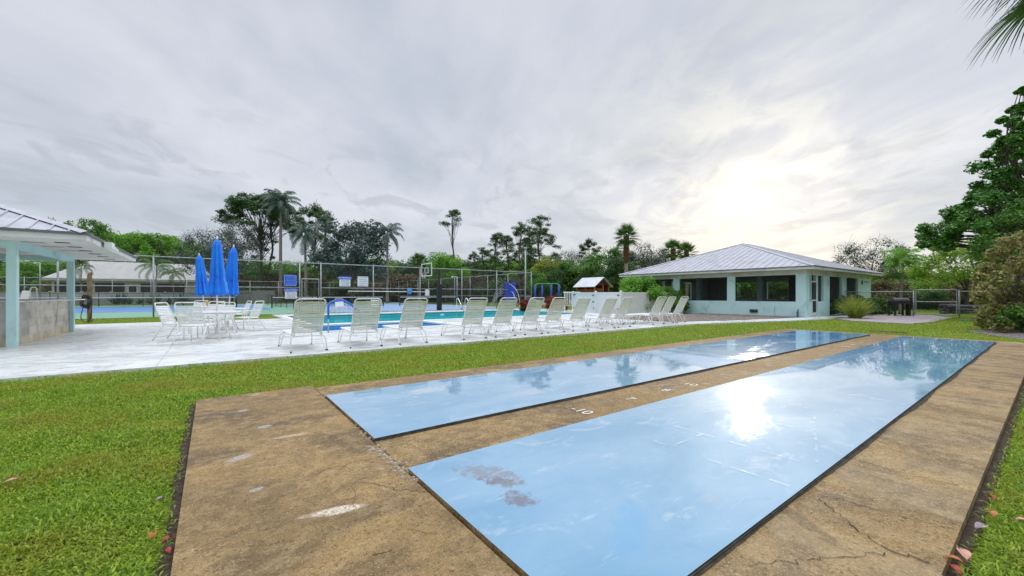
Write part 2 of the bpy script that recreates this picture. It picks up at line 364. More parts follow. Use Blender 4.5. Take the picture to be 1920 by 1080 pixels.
Mroof = M('galvanised_sheet_roof', (.47, .47, .49), (.38, .38, .41), 2.5, .45, .6, metal=.3, dirt=(.32, .32, .33))
Mfascia = M('white_fascia_paint', (.72, .73, .72), (.62, .63, .62), 3, .6, dirt=(.48, .48, .45))
Msoffit = M('cream_soffit', (.66, .66, .63), (.58, .58, .55), 2, .7, dirt=(.42, .40, .36))
Mdrip = M('grey_drip_edge', (.16, .17, .18), None, 4, .5, metal=.3)
Mgalv = M('galvanised_pipe', (.42, .44, .44), (.30, .32, .33), 6, .45, .6, metal=.5)
Mblackp = M('black_painted_steel', (.018, .018, .02), (.04, .035, .03), 8, .5, .7)
Mwood = M('weathered_wood', (.26, .17, .09), (.16, .10, .06), 6, .8, bump=.4)
Mblue = M('blue_vinyl_fabric', (.006, .23, .86), (.004, .16, .7), 3, .45, .6, local=True)
Mbark = M('grey_brown_bark', (.13, .105, .085), (.06, .048, .04), 9, .9, bump=.6)
Mlink = m_chainlink('chain_link_mesh')

# ------------------------------------------------------------------ ground, slabs, deck, pool
def gridplate(name, xs, ys, keep, z1, z0, mt):
    mb = MB(); nx, ny = len(xs)-1, len(ys)-1
    K = lambda i, j: 0 <= i < nx and 0 <= j < ny and keep((xs[i]+xs[i+1])/2, (ys[j]+ys[j+1])/2)
    for i in range(nx):
        for j in range(ny):
            if not K(i, j): continue
            x0, x1, y0, y1 = xs[i], xs[i+1], ys[j], ys[j+1]
            mb.quad((x0, y0, z1), (x1, y0, z1), (x1, y1, z1), (x0, y1, z1))
            if not K(i-1, j): mb.quad((x0, y0, z0), (x0, y0, z1), (x0, y1, z1), (x0, y1, z0))
            if not K(i+1, j): mb.quad((x1, y1, z0), (x1, y1, z1), (x1, y0, z1), (x1, y0, z0))
            if not K(i, j-1): mb.quad((x1, y0, z0), (x1, y0, z1), (x0, y0, z1), (x0, y0, z0))
            if not K(i, j+1): mb.quad((x0, y1, z0), (x0, y1, z1), (x1, y1, z1), (x1, y1, z0))
    return tag(mb.build(name, mt), kind='structure')
MPX0, MPX1, MPY0, MPY1 = 3.4, 20.4, 18.5, 26.9     # main pool
WPX0, WPX1, WPY0, WPY1 = 2.7, 8.0, 14.7, 18.0      # wading pool
pool = lambda x, y: (MPX0 < x < MPX1 and MPY0 < y < MPY1) or (WPX0 < x < WPX1 and WPY0 < y < WPY1)
gridplate('ground', [-900, WPX0, MPX0, WPX1, MPX1, 900], [-900, WPY0, WPY1, MPY0, MPY1, 1500], lambda x, y: not pool(x, y), -.06, -.3, Mlawn)
deckf = lambda x, y: not pool(x, y) and ((y < 24.6) or (x > 3.0))
gridplate('pool_deck', [-30, WPX0, 3.0, MPX0, WPX1, 17.0, MPX1, 24.2], [9.36, WPY0, 17.3, WPY1, MPY0, 24.6, MPY1, 29.6],
          lambda x, y: deckf(x, y) and not (x > 17 and y < 17.3 and y > 14.7 and x > MPX1) and not (x > 17.0 and y < WPY0), 0, -.10, Mdeck)
for (x0_, x1_, y0_, y1_) in [(-30, 16.98, 10.86, 10.872)]+[(q, q+.012, 9.37, 14.4) for q in (-9.0, -4.9, -.8, 6.9, 10.8, 14.7)]+[(q, q+.012, 14.41, 24.5) for q in (-9.0, -4.9, -.8)]+[(-9, 2.4, 18.2, 18.212)]:
    mb = MB(); mb.quad((x0_, y0_, .002), (x1_, y0_, .002), (x1_, y1_, .002), (x0_, y1_, .002)); tag(mb.build('expansion_joint', M('grey_joint', (.30, .31, .30), (.42, .42, .40), 2, .8)), kind='structure')
# path curving from the deck to the door
mb = MB(); mb.prism([(17.0, 9.36), (20, 8.55), (23.5, 7.64), (27, 7.25), (33, 6.9), (33, 7.6), (29.5, 8.0), (29.2, 8.46), (26.98, 8.46), (24.2, 8.8), (20.5, 9.6), (18.2, 10.3), (17.0, 11.5)], -.10, -.004)
tag(mb.build('path', Mdeck), kind='structure')
mb = MB(); mb.prism([(17.0, 11.6), (18.3, 10.4), (20.6, 9.7), (24.3, 8.9), (26.96, 8.55), (26.96, 14.6), (17.0, 14.6)], -.10, .0)
tag(mb.build('gravel_bed', Mgravel), kind='structure')
def patio():
    mb = MB(); mb.prism([(24.6, 3.9), (27.1, 3.5), (33.2, 3.5), (35.8, 4.6), (35.8, 7.5), (33.1, 7.5), (33.1, 6.8), (26.5, 6.9), (25.2, 6.0)], -.10, -.008)
    m, nt, out = NT('lilac_brick_paving'); s = S(nt); p = s.pos()
    b = s.n('ShaderNodeTexBrick', {'Vector': p, 'Scale': 1., 'Brick Width': .4, 'Row Height': .2, 'Mortar Size': .008, 'Color1': (.30, .24, .25), 'Color2': (.42, .35, .34), 'Mortar': (.12, .10, .09)})
    c = s.mix(s.step(s.noise(p, 3, 5), .45, .7), b.outputs[0], (.33, .30, .28)); s.pbsdf(out, Base_Color=c, Roughness=.6)
    tag(mb.build('paved_patio', m), kind='structure')
patio()
mb = MB(); mb.prism([(17.6, -.4), (19.2, .9), (21.6, 2.0), (22.8, 1.7), (25.5, .8), (30, -2), (24, -8), (17, -3)], -.2, -.035)
tag(mb.build('mulch_bed', Mmulch), kind='structure')
# shuffleboard slabs
SX0, SX1, SY0, SY1, LX0, LX1 = -.15, 17.15, .31, 5.95, 1.11, 16.45
gridplate('concrete_apron', [SX0, LX0-.012], [-2.2, SY0, 2.0, 6.1], lambda x, y: True, .0, -.12, Mconc)
gridplate('concrete_walkway', [LX0, 2.62, LX1+.02, SX1], [-1.9, SY0, .955, 2.75, 3.47, 5.34, SY1],
          lambda x, y: not ((x > 2.62 and y < SY0)) and not (LX0 < x < LX1 and (.955 < y < 2.75 or 3.47 < y < 5.34)), -.004, -.12, Mconc)
gridplate('expansion_joint', [LX0-.012, LX0], [-1.9, 5.95], lambda x, y: True, -.02, -.1, Mdark)
for k, (y0, y1) in enumerate(((.965, 2.745), (3.48, 5.335))):
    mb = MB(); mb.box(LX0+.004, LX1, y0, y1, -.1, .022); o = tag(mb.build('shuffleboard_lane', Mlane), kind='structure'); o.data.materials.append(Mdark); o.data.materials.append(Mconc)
    for q in o.data.polygons: q.material_index = 0 if q.normal.z > .9 else (2 if q.normal.x < -.9 else 1)
    mb = MB()
    for (a, b) in ((y0-.008, y0-.001), (y1+.001, y1+.013)): mb.box(LX0+.004, LX1, a, b, -.1, .014 if a < y0 else .004)
    P = [(LX0+.004+i*.12, y0-.008-max(.004, .022+.014*math.sin(i*.31+k)+random.uniform(-.006, .006))*min(1, .15+i*.02)) for i in range(int((LX1-LX0)/.12)+1)]
    for (xa, ya), (xb, yb) in zip(P, P[1:]): mb.quad((xa, ya, .0015), (xb, yb, .0015), (xb, y0-.008, .006), (xa, y0-.008, .006))
    mb.box(LX1+.001, LX1+.02, y0, y1, -.1, .02); tag(mb.build('lane_edge', Mdark), kind='structure')
# dark earth gap along slab edges (a trench where the turf has pulled back)
mb = MB()
def wav(a, b, n=60, amp=.02): return [(a[0]+(b[0]-a[0])*i/n, a[1]+(b[1]-a[1])*i/n, random.uniform(0, amp)) for i in range(n+1)]
for (a, b, nx, ny) in (((-.151, -2.2), (-.151, 6.1), -1, 0), ((2.62, SY0-.001), (17.2, SY0-.001), 0, -1)):
    P = wav(a, b)
    for i in range(len(P)-1):
        x0, y0, r0 = P[i]; x1, y1, r1 = P[i+1]; W = .05
        mb.quad((x0, y0, -.055), (x1, y1, -.055), (x1+nx*(W+r1), y1+ny*(W+r1), -.045), (x0+nx*(W+r0), y0+ny*(W+r0), -.045))
tag(mb.build('bare_earth_edge', M('dark_soil', (.03, .02, .012), (.09, .06, .035), 30, .95, bump=1, bsc=90)), kind='structure')
# cracks in the slab: thin dark crevices with a jagged course
def crack(pts, wd=.006):
    mb = MB(); P = []
    q = [G(*p) for p in pts]
    for (x0, y0), (x1, y1) in zip(q, q[1:]):
        L = math.hypot(x1-x0, y1-y0); n = max(2, int(L/.025))
        for i in range(n): t = i/n; P.append((x0+(x1-x0)*t+random.gauss(0, .009), y0+(y1-y0)*t+random.gauss(0, .009)))
    P.append(q[-1])
    for i, ((x0, y0), (x1, y1)) in enumerate(zip(P, P[1:])):
        dx, dy = x1-x0, y1-y0; l = math.hypot(dx, dy) or 1; ww = wd*random.uniform(.3, 1.1)*.5; nx, ny = -dy/l*ww, dx/l*ww
        mb.quad((x0-nx, y0-ny, .0012), (x1-nx, y1-ny, .0012), (x1+nx, y1+ny, .0012), (x0+nx, y0+ny, .0012))
    return tag(mb.build('pavement_crack', Mdark), kind='structure')
for pts, wd in (([(1604, 863), (1659, 876), (1724, 895), (1798, 911)], .006), ([(1523, 925), (1622, 948), (1715, 973), (1789, 992)], .006), ([(1534, 932), (1585, 973), (1631, 1010), (1678, 1036), (1742, 1054)], .007),
                ([(1414, 1057), (1516, 1050), (1599, 1045), (1659, 1036)], .005), ([(665, 902), (693, 906), (744, 917), (807, 924)], .006), ([(600, 885), (650, 870), (700, 860)], .004),
                ([(665, 912), (663, 950)], .003), ([(700, 1042), (735, 1032)], .005), ([(760, 990), (800, 1000)], .003)): crack(pts, wd)
# crumbled concrete at the joint between the apron and the lanes
mb = MB()
for i in range(90):
    t = random.random()**.8; y = 2.55+t*1.5*random.choice((1, .5)); x = 1.105+random.gauss(-.035, .045); r = random.uniform(.006, .028)
    if x > 1.15 and not 2.76 < y < 3.46: continue
    vs = [(x+r*math.cos(a)*random.uniform(.6, 1.2), y+r*math.sin(a)*random.uniform(.6, 1.2), 0) for a in [k*math.pi/2.5 for k in range(5)]]
    mb.add([(a, b, -.002) for a, b, c in vs]+[(x+(a-x)*.6, y+(b-y)*.6, .006+r*.2) for a, b, c in vs], [(5, 6, 7, 8, 9)]+[(k, (k+1) % 5, 5+(k+1) % 5, 5+k) for k in range(5)])
tag(mb.build('crumbled_concrete', M('pale_broken_concrete', (.42, .35, .26), (.28, .21, .13), 20, .9, bump=.6)), kind='stuff')
# numbers and court lines
Mpaint = M('worn_white_paint', (.80, .78, .72), (.62, .58, .50), 40, .6)
Mnum = M('chipped_number_paint', (.80, .77, .70), (.60, .52, .42), 55, .7)
def text_mesh(txt, size, ext=.0):
    c = bpy.data.curves.new('t', 'FONT'); c.body = txt; c.size = size; c.align_x = 'CENTER'; c.align_y = 'CENTER'; c.extrude = ext; c.offset = 0
    o = bpy.data.objects.new('t', c); COL.objects.link(o); bpy.context.view_layer.update()
    dg = bpy.context.evaluated_depsgraph_get(); me = bpy.data.meshes.new_from_object(o.evaluated_get(dg)); bpy.data.objects.remove(o); me.materials.clear(); return me
for txt, x in (('-10', 3.2), ('7', 4.04), ('8', 4.78), ('10', 5.37), ('10', 12.3), ('8', 12.9), ('7', 13.65)):
    o = link('painted_number', text_mesh(txt, .20), Mnum); o.location = (x, 3.06, .0005); o.rotation_euler = (0, 0, R(-90)); tag(o, kind='structure')
def m_line():
    m, nt, out = NT('faded_court_line'); s = S(nt); p = s.pos()
    k = s.math('MULTIPLY', s.step(s.noise(p, 6, 6, .75), .46, .66), .42)
    d = s.n('ShaderNodeBsdfPrincipled', {'Base Color': (.78, .82, .85), 'Roughness': .4}); t = s.n('ShaderNodeBsdfTransparent')
    mx = s.n('ShaderNodeMixShader', {0: k, 1: t.outputs[0], 2: d.outputs[0]}); nt.links.new(mx.outputs[0], out.inputs[0]); return m
Mline = m_line()
def strip(a, b, wd, z, mt, name='court_line'):
    dx, dy = b[0]-a[0], b[1]-a[1]; l = math.hypot(dx, dy); nx, ny = -dy/l*wd/2, dx/l*wd/2
    mb = MB(); mb.quad((a[0]-nx, a[1]-ny, z), (b[0]-nx, b[1]-ny, z), (b[0]+nx, b[1]+ny, z), (a[0]+nx, a[1]+ny, z)); return tag(mb.build(name, mt), kind='structure')
for yc in (1.86, 4.41):
    for sgn, x0 in ((1, 2.97), (-1, LX1-1.9)):
        X = lambda d: x0+sgn*d
        strip((X(0), yc-.84), (X(0), yc+.84), .02, .0265, Mline); strip((X(.5), yc-.84), (X(.5), yc+.84), .02, .0265, Mline); strip((X(.02), yc), (X(.49), yc), .02, .0268, Mline)
        for q in (1, -1): strip((X(.52), yc+q*.83), (X(3.1), yc+q*.03), .02, .0271, Mline)
        strip((X(1.35), yc-.56), (X(1.35), yc+.56), .02, .0268, Mline); strip((X(2.2), yc-.3), (X(2.2), yc+.3), .02, .0268, Mline)
# pool
Mpoolw = M('painted_pool_shell', (.55, .80, .80), (.50, .76, .77), 1.5, .5); Mpoolb = M('blue_wading_pool_shell', (.04, .42, .95), (.03, .38, .9), 1.5, .5)
def basin(name, x0, x1, y0, y1, d, mt, wname, tint, murk):
    mb = MB(); mb.quad((x0, y0, -d), (x1, y0, -d), (x1, y1, -d), (x0, y1, -d))
    for a, b in (((x0, y0), (x1, y0)), ((x1, y0), (x1, y1)), ((x1, y1), (x0, y1)), ((x0, y1), (x0, y0))):
        mb.quad((a[0], a[1], -.002), (b[0], b[1], -.002), (b[0], b[1], -d), (a[0], a[1], -d))
    tag(mb.build(name, mt), kind='structure')
    mb = MB(); mb.quad((x0+.002, y0+.002, -.06), (x1-.002, y0+.002, -.06), (x1-.002, y1-.002, -.06), (x0+.002, y1-.002, -.06)); tag(mb.build(wname, m_water(wname, tint, murk)), kind='structure')
basin('pool_basin', MPX0, MPX1, MPY0, MPY1, .95, Mpoolw, 'pool_water', (.18, .78, .80), (.02, .40, .43))
basin('wading_pool_basin', WPX0, WPX1, WPY0, WPY1, .32, Mpoolb, 'wading_pool_water', (.35, .80, .95), (.006, .26, .62))
mb = MB()   # coping, proud of the deck
def cope(x0, x1, y0, y1, wd=.3):
    mb.box(x0-wd, x1+wd, y0-wd, y0+.03, -.05, .035); mb.box(x0-wd, x1+wd, y1-.03, y1+wd, -.05, .035); mb.box(x0-wd, x0+.03, y0+.032, y1-.032, -.05, .035); mb.box(x1-.03, x1+wd, y0+.032, y1-.032, -.05, .035)
cope(MPX0, MPX1, MPY0, MPY1, .24); tag(mb.build('pool_coping', M('white_pool_coping', (.78, .79, .77), (.70, .71, .69), 4, .5), bevel=.012), kind='structure')
mb = MB(); cope(WPX0, WPX1, WPY0, WPY1, .2); tag(mb.build('wading_pool_coping', MATS['white_pool_coping'], bevel=.012), kind='structure')
mb = MB()
mb.box(MPX0+.05, MPX1-.05, MPY1-.034, MPY1-.031, -.1, -.01)
tag(mb.build('pool_tile_band', M('dark_teal_pool_tile', (.01, .16, .22), None, 3, .3)), kind='structure')
# courts
Mgreen = M('green_court_paint', (.17, .36, .22), (.22, .42, .28), .35, .45, .7, dirt=(.28, .44, .34)); Mcblue = M('blue_court_paint', (.07, .20, .48), (.10, .27, .56), .3, .35, .6, dirt=(.20, .36, .60))
Mlblue = M('light_blue_court_paint', (.24, .38, .60), (.33, .47, .66), .3, .3, .5)
def rectflat(name, x0, x1, y0, y1, z, mt): mb = MB(); mb.quad((x0, y0, z), (x1, y0, z), (x1, y1, z), (x0, y1, z)); return tag(mb.build(name, mt), kind='structure')
rectflat('tennis_court', -46, 24.9, 30.9, 68, -.03, Mgreen); rectflat('court_surface', -40, 4.2, 41, 60, -.026, Mcblue); rectflat('basketball_court', 7.6, 23.8, 31.1, 62, -.026, Mlblue)
for (x0, x1, y) in ((-38, 3, 43), (-38, 3, 58)): strip((x0, y), (x1, y), .08, -.022, Mpaint)
for x in (-38, -18, 3): strip((x, 43), (x, 58), .08, -.0222, Mpaint)
for x in (9, 22): strip((x, 32), (x, 60), .08, -.022, Mpaint)

# ------------------------------------------------------------------ buildings
def hip_roof(x0, x1, y0, y1, z, slope, th=.03, ribs=.31, axis='auto'):
    "returns MB of panels and MB of ribs; ridge along the longer side"
    W, D = x1-x0, y1-y0; m = min(W, D)/2; h = m*slope; mb = MB(); rb = MB()
    if W >= D: r0, r1 = (x0+m, (y0+y1)/2, z+h), (x1-m, (y0+y1)/2, z+h)
    else: r0, r1 = ((x0+x1)/2, y0+m, z+h), ((x0+x1)/2, y1-m, z+h)
    a, b, c, d = (x0, y0, z), (x1, y0, z), (x1, y1, z), (x0, y1, z)
    if W >= D: mb.add([a, b, c, d, r0, r1], [(0, 1, 5, 4), (1, 2, 5), (2, 3, 4, 5), (3, 0, 4)])
    else: mb.add([a, b, c, d, r0, r1], [(0, 1, 4), (1, 2, 5, 4), (2, 3, 5), (3, 0, 4, 5)])
    def rib(p, q):
        P, Q = Vector(p), Vector(q); t = (Q-P); 
        if t.length < .15: return
        side = Vector((t.y, -t.x, 0)); side = side.normalized()*.018 if side.length > 1e-6 else Vector((.018, 0, 0)); up = Vector((0, 0, .028))
        v = [P-side*1.6, P+side*1.6, P+side+up, P-side+up, Q-side*1.6, Q+side*1.6, Q+side+up, Q-side+up]
        rb.add(v, [(0, 1, 2, 3), (7, 6, 5, 4), (1, 5, 6, 2), (3, 2, 6, 7), (0, 3, 7, 4)])
    n = int(W/ribs)
    for i in range(1, n):
        x = x0+i*W/n; t = min(x-x0, x1-x, D/2)
        rib((x, y0, z), (x, y0+t, z+t*slope)); rib((x, y1, z), (x, y1-t, z+t*slope))
    n = int(D/ribs)
    for i in range(1, n):
        y = y0+i*D/n; t = min(y-y0, y1-y, W/2)
        rib((x0, y, z), (x0+t, y, z+t*slope)); rib((x1, y, z), (x1-t, y, z+t*slope))
    caps = MB()
    for p, q in ((a, r0), (d, r0 if W >= D else r1), (b, r1 if W >= D else r0), (c, r1), (r0, r1)):
        P, Q = Vector(p), Vector(q); t = (Q-P).normalized(); s_ = Vector((t.y, -t.x, 0)).normalized()*.15
        dn = Vector((0, 0, -.15*slope*.72+.034)); up = Vector((0, 0, .05))
        caps.add([P-s_+dn, P+up, P+s_+dn, Q-s_+dn, Q+up, Q+s_+dn], [(0, 1, 4, 3), (1, 2, 5, 4)])
    return mb, rb, caps
def ring(x0, x1, y0, y1, t, z0, z1):
    mb = MB(); mb.box(x0, x1, y0, y0+t, z0, z1); mb.box(x0, x1, y1-t, y1, z0, z1); mb.box(x0, x0+t, y0+t+.0005, y1-t-.0005, z0, z1); mb.box(x1-t, x1, y0+t+.0005, y1-t-.0005, z0, z1); return mb
# --- clubhouse
def clubhouse():
    X0, X1, Y0, Y1 = 27.0, 40.4, 8.48, 20.5; T = .25; ZT = 2.62
    t = thing('clubhouse', 'single storey aqua clubhouse with screened openings under a grey metal hip roof', 'building', (X0, Y0, 0))
    def part(name, mb, mt, par=t, **k):
        o = mb.build(name, mt, par, **k); o.location = (-X0, -Y0, 0) if par is t else (0, 0, 0); return o
    # walls built as solids with real openings
    mb = MB()
    def wall(axis, c0, c1, fix0, fix1, ops, ztop=ZT):
        "ops: (a,b,sill,head) along the wall"
        cur = c0
        def bx(a, b, z0, z1):
            if b-a < .001 or z1-z0 < .001: return
            if axis == 'x': mb.box(a, b, fix0, fix1, z0, z1)
            else: mb.box(fix0, fix1, a, b, z0, z1)
        for (a, b, s0, h0) in ops:
            bx(cur, a, -.05, ztop); bx(a, b, -.05, s0); bx(a, b, h0, ztop); cur = b
        bx(cur, c1, -.05, ztop)
    SIL, HD = .86, 2.42
    front = [(8.98, 12.35, SIL, HD), (12.85, 16.2, SIL, HD), (16.7, 20.0, SIL, HD)]
    wall('y', Y0, Y1, X0, X0+T, front)
    side = [(27.55, 27.9, SIL, HD), (27.902, 28.95, .0, HD), (28.952, 29.9, SIL, HD), (31.0, 33.4, .0, HD), (34.4, 37.0, .0, HD)]
    wall('x', X0+T+.001, X1-T-.001, Y0, Y0+T, side)
    back = [(9.6, 12.6, SIL, HD), (13.4, 15.6, SIL, HD), (16.1, 18.4, SIL, HD)]
    wall('y', Y0, Y1, X1-T, X1, back)
    wall('x', X0+T+.001, X1-T-.001, Y1-T, Y1, [(28.2, 31.5, SIL, HD), (32.5, 36., SIL, HD)])
    part('wall', mb, Mteal)
    mb = MB(); mb.box(X0+T+.01, X1-T-.01, Y0+T+.01, Y1-T-.01, -.05, .02); part('floor', mb, M('grey_floor', (.2, .2, .19), None, 2, .5))
    mb = MB(); mb.box(X0+T+.01, X1-T-.01, Y0+T+.01, Y1-T-.01, 2.63, 2.66); part('ceiling', mb, M('dim_ceiling', (.30, .30, .28), None, 2, .9))
    # inner rooms: a solid block of toilets and a partition
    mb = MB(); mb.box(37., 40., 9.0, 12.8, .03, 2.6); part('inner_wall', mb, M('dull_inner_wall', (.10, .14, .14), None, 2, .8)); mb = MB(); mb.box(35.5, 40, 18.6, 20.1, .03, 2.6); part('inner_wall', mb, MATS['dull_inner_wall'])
    for y in (12.1, 16.5): mb = MB(); mb.box(30.4, 30.75, y, y+.35, .03, 2.6); part('pillar', mb, Mteal)
    # recessed reveals / screens
    for (a, b, s0, h0) in front:
        mb = MB(); mb.quad((X0+.13, a, s0), (X0+.13, b, s0), (X0+.13, b, h0), (X0+.13, a, h0)); part('insect_screen', mb, Mscreen)
        mb = MB(); mb.box(X0+.10, X0+.16, a, b, s0, s0+.04); mb.box(X0+.10, X0+.16, a, b, h0-.04, h0); mb.box(X0+.10, X0+.16, a, a+.04, s0+.0405, h0-.0405); mb.box(X0+.10, X0+.16, b-.04, b, s0+.0405, h0-.0405); part('screen_frame', mb, Mblackp)
    mb = MB(); mb.box(X0+.09, X0+.12, 16.75, 19.95, 1.38, 1.42); part('screen_rail', mb, Mwhite)
    for (a, b, s0, h0) in side:
        if 27.8 < a < 28: continue
        mb = MB(); mb.quad((a, Y0+.13, s0), (b, Y0+.13, s0), (b, Y0+.13, h0), (a, Y0+.13, h0)); part('insect_screen', mb, Mscreen2)
    # screen door, white frame, kick panel with dark flap
    d = MB(); a, b = 27.902, 28.95; yy = Y0+.06
    d.box(a, a+.07, yy, yy+.04, .02, HD); d.box(b-.07, b, yy, yy+.04, .02, HD); d.box(a+.07, b-.07, yy, yy+.04, 2.0, 2.07)
    do = part('door', d, Mwhite); do.name = 'screen_door'
    e = MB(); e.box(a+.08, b-.08, yy+.005, yy+.03, .9, .97); e.box(a+.08, b-.08, yy+.005, yy+.03, .03, .22); e.box(a+.08, a+.36, yy+.005, yy+.03, .23, .89); e.build('door_rail', Mwhite, do)
    e = MB(); e.quad((a+.07, yy+.02, .03), (b-.07, yy+.02, .03), (b-.07, yy+.02, 2.0), (a+.07, yy+.02, 2.0)); e.build('screen', Mscreen2, do)
    e = MB(); e.box(a+.06, a+.12, yy-.04, yy, 1.28, 1.42); e.build('handle', Mblackp, do)
    # roof
    E = .62; rx0, rx1, ry0, ry1 = X0-E, X1+E, Y0-E, Y1+E; zr = 2.86
    mb, rb, cp = hip_roof(rx0, rx1, ry0, ry1, zr, .355, ribs=.42)
    rf = part('roof', mb, Mroof); o = rb.build('standing_rib', Mroof, rf); o = cp.build('ridge_cap', Mroof, rf)
    part('fascia', ring(rx0+.03, rx1-.03, ry0+.03, ry1-.03, .03, zr-.17, zr-.002), Mfascia)
    part('drip_edge', ring(rx0-.012, rx1+.012, ry0-.012, ry1+.012, .03, zr-.045, zr+.012), Mdrip)
    mb = MB(); mb.box(rx0+.061, rx1-.061, ry0+.061, ry1-.061, zr-.15, zr-.12); part('soffit', mb, Msoffit)
    part('frieze', ring(X0-.03, X1+.03, Y0-.03, Y1+.03, .06, 2.45, zr-.151), M('stained_frieze', (.62, .63, .58), (.50, .48, .36), 1.2, .75, dirt=(.36, .33, .18)))
    # fittings on the outside
    mb = MB(); mb.box(X0-.05, X0-.002, 11.0, 11.45, .16, .36); part('vent', mb, Mblackp)
    mb = MB(); mb.tube([(X0-.05, 10.1, .0), (X0-.05, 10.1, .55)], .025); mb.box(X0-.09, X0-.01, 10.05, 10.15, .4, .62); part('pipe', mb, Mteal)
    mb = MB(); mb.tube([(X0-.06, 8.85, .0), (X0-.06, 8.85, .45)], .02); mb.tube([(X0-.2, 8.85, .0), (X0-.2, 8.85, .28)], .018); mb.tube([(X0-.28, 8.85, .28), (X0-.06, 8.85, .28)], .02); part('tap', mb, Mblackp)
    mb = MB(); mb.box(37.9, 38.0, Y0-.05, Y0-.002, 2.0, 2.3); part('wall_lamp', mb, Mblackp); mb = MB(); mb.tube([(38.2, Y0-.05, 2.2), (38.2, Y0-.25, 2.2), (38.2, Y0-.3, 2.1)], .03); part('wall_lamp', mb, Mblackp)
Mscreen = m_screen('dark_insect_screen', .40); Mscreen2 = m_screen('dense_insect_screen', .8)
clubhouse()
# furniture glimpsed behind the screens
for k, (x, y) in enumerate(((29.5, 11.0), (30.0, 10.0))):
    mb = MB(); mb.lathe([(.45, .72), (.46, .75)], 20, (x, y, 0)); mb.lathe([(.05, .05), (.05, .72)], 8, (x, y, 0)); mb.lathe([(.28, .02), (.2, .06)], 16, (x, y, 0))
    tag(mb.build('round_table', M('brown_table', (.2, .12, .07), None, 3, .4)), ('round brown table inside the clubhouse near the front screen', 'second round table inside the clubhouse, closer to the corner pillar')[k], 'table', 'tables inside the clubhouse')
# --- bar pavilion
def pavilion():
    cx0, cx1, cy0, cy1 = -14.35, -2.35, 13.55, 21.3; z = 2.70
    t = thing('bar_pavilion', 'open poolside pavilion with aqua posts, white soffit and a metal hip roof', 'pavilion', (-3.9, 15.05, 0))
    def part(name, mb, mt, par=t, **k):
        o = mb.build(name, mt, par, **k); o.location = (3.9, -15.05, 0) if par is t else (0, 0, 0); return o
    mb, rb, cp = hip_roof(cx0, cx1, cy0, cy1, z, .40, ribs=.31)
    rf = part('roof', mb, Mroof); rb.build('standing_rib', Mroof, rf); cp.build('ridge_cap', Mroof, rf)
    part('fascia', ring(cx0+.03, cx1-.03, cy0+.03, cy1-.03, .03, z-.16, z-.004), Mfascia)
    part('drip_edge', ring(cx0-.015, cx1+.015, cy0-.015, cy1+.015, .04, z-.05, z+.012), Mdrip)
    mb = MB(); mb.box(cx0+.061, cx1-.061, cy0+.061, cy1-.061, z-.15, z-.12); part('soffit', mb, Msoffit)
    for k in range(6):
        y = 14.6+k*1.15; mb = MB(); mb.box(-3.12, -2.86, y, y+.2, z-.158, z-.151); part('soffit_vent', mb, M('dark_vent', (.05, .05, .05), None, 4, .9))
    for k in range(3):
        y = 14.9+k*1.1; mb = MB(); mb.box(-3.75+.1*k, -3.35+.1*k, y, y+.24, z-.157, z-.1512); part('stained_vent', mb, M('stained_vent_grille', (.34, .33, .31), (.5, .5, .48), 12, .9))
    # posts
    for (x, y) in ((-3.97, 14.97), (-3.97, 19.97), (-9.5, 14.97), (-9.5, 19.97), (-13, 14.97), (-13, 19.97)):
        mb = MB(); mb.box(x, x+.17, y, y+.17, -.02, 2.38); part('post', mb, Mteal, bevel=.006)
    mb = MB(); mb.box(-3.96, -3.81, 14.0+.96, 20.17, 2.381, 2.549); part('beam', mb, Mteal)
    mb = MB(); mb.box(-13.2, -3.965, 14.98, 15.13, 2.381, 2.549); part('beam', mb, Mteal)
    mb = MB(); mb.box(-13.2, -3.965, 19.98, 20.13, 2.381, 2.549); part('beam', mb, Mteal)
    mb = MB(); mb.tube([(-2.33, 16.0, z-.1), (-2.24, 16.0, z-.14), (-2.24, 16.3, z-.16)], .05); part('gutter_pipe', mb, Mfascia); mb = MB(); mb.box(-2.33, -2.18, 15.2, 15.6, z-.2, z-.03); part('gutter_elbow', mb, Mfascia)
pavilion()
def bar():
    t = thing('bar_counter', 'old concrete block bar counter with a pale overhanging top between aqua posts', 'bar counter', (-3.95, 15.1, 0))
    mb = MB(); mb.box(.0-.12, .05, .08, 4.85, -.02, 1.06); mb.box(-6, -.1205, .08, .25, -.02, 1.06); mb.build('block_wall', m_block(), t)
    mb = MB(); mb.box(-.38, .12, .1, 6.6, 1.062, 1.10); mb.box(-6, -.381, .1, .5, 1.062, 1.10); mb.build('counter_top', M('pale_counter', (.62, .62, .58), (.5, .5, .46), 5, .5), t, bevel=.008)
bar()
mb = MB(); mb.tube(round_path([(0, 0, 0), (0, 0, .42), (.22, 0, .42), (.22, 0, .0)], .12, 8), .016, 8); o = mb.build('gooseneck_rail', Mwhite, smooth=True)
x, y = AT(57, 14.2); o.location = (x, y, 1.10); o.rotation_euler = (0, 0, R(-36)); tag(o, 'white curved rail rising above the block bar counter', 'rail')
mb = MB(); mb.box(0, .02, -.13, .13, 0, .32); o = mb.build('menu_board', Mwhite); x, y = AT(44, 14.5); o.location = (x, y, 1.10); o.rotation_euler = (0, R(18), R(60)); tag(o, 'small blank white board propped on the bar counter', 'board')
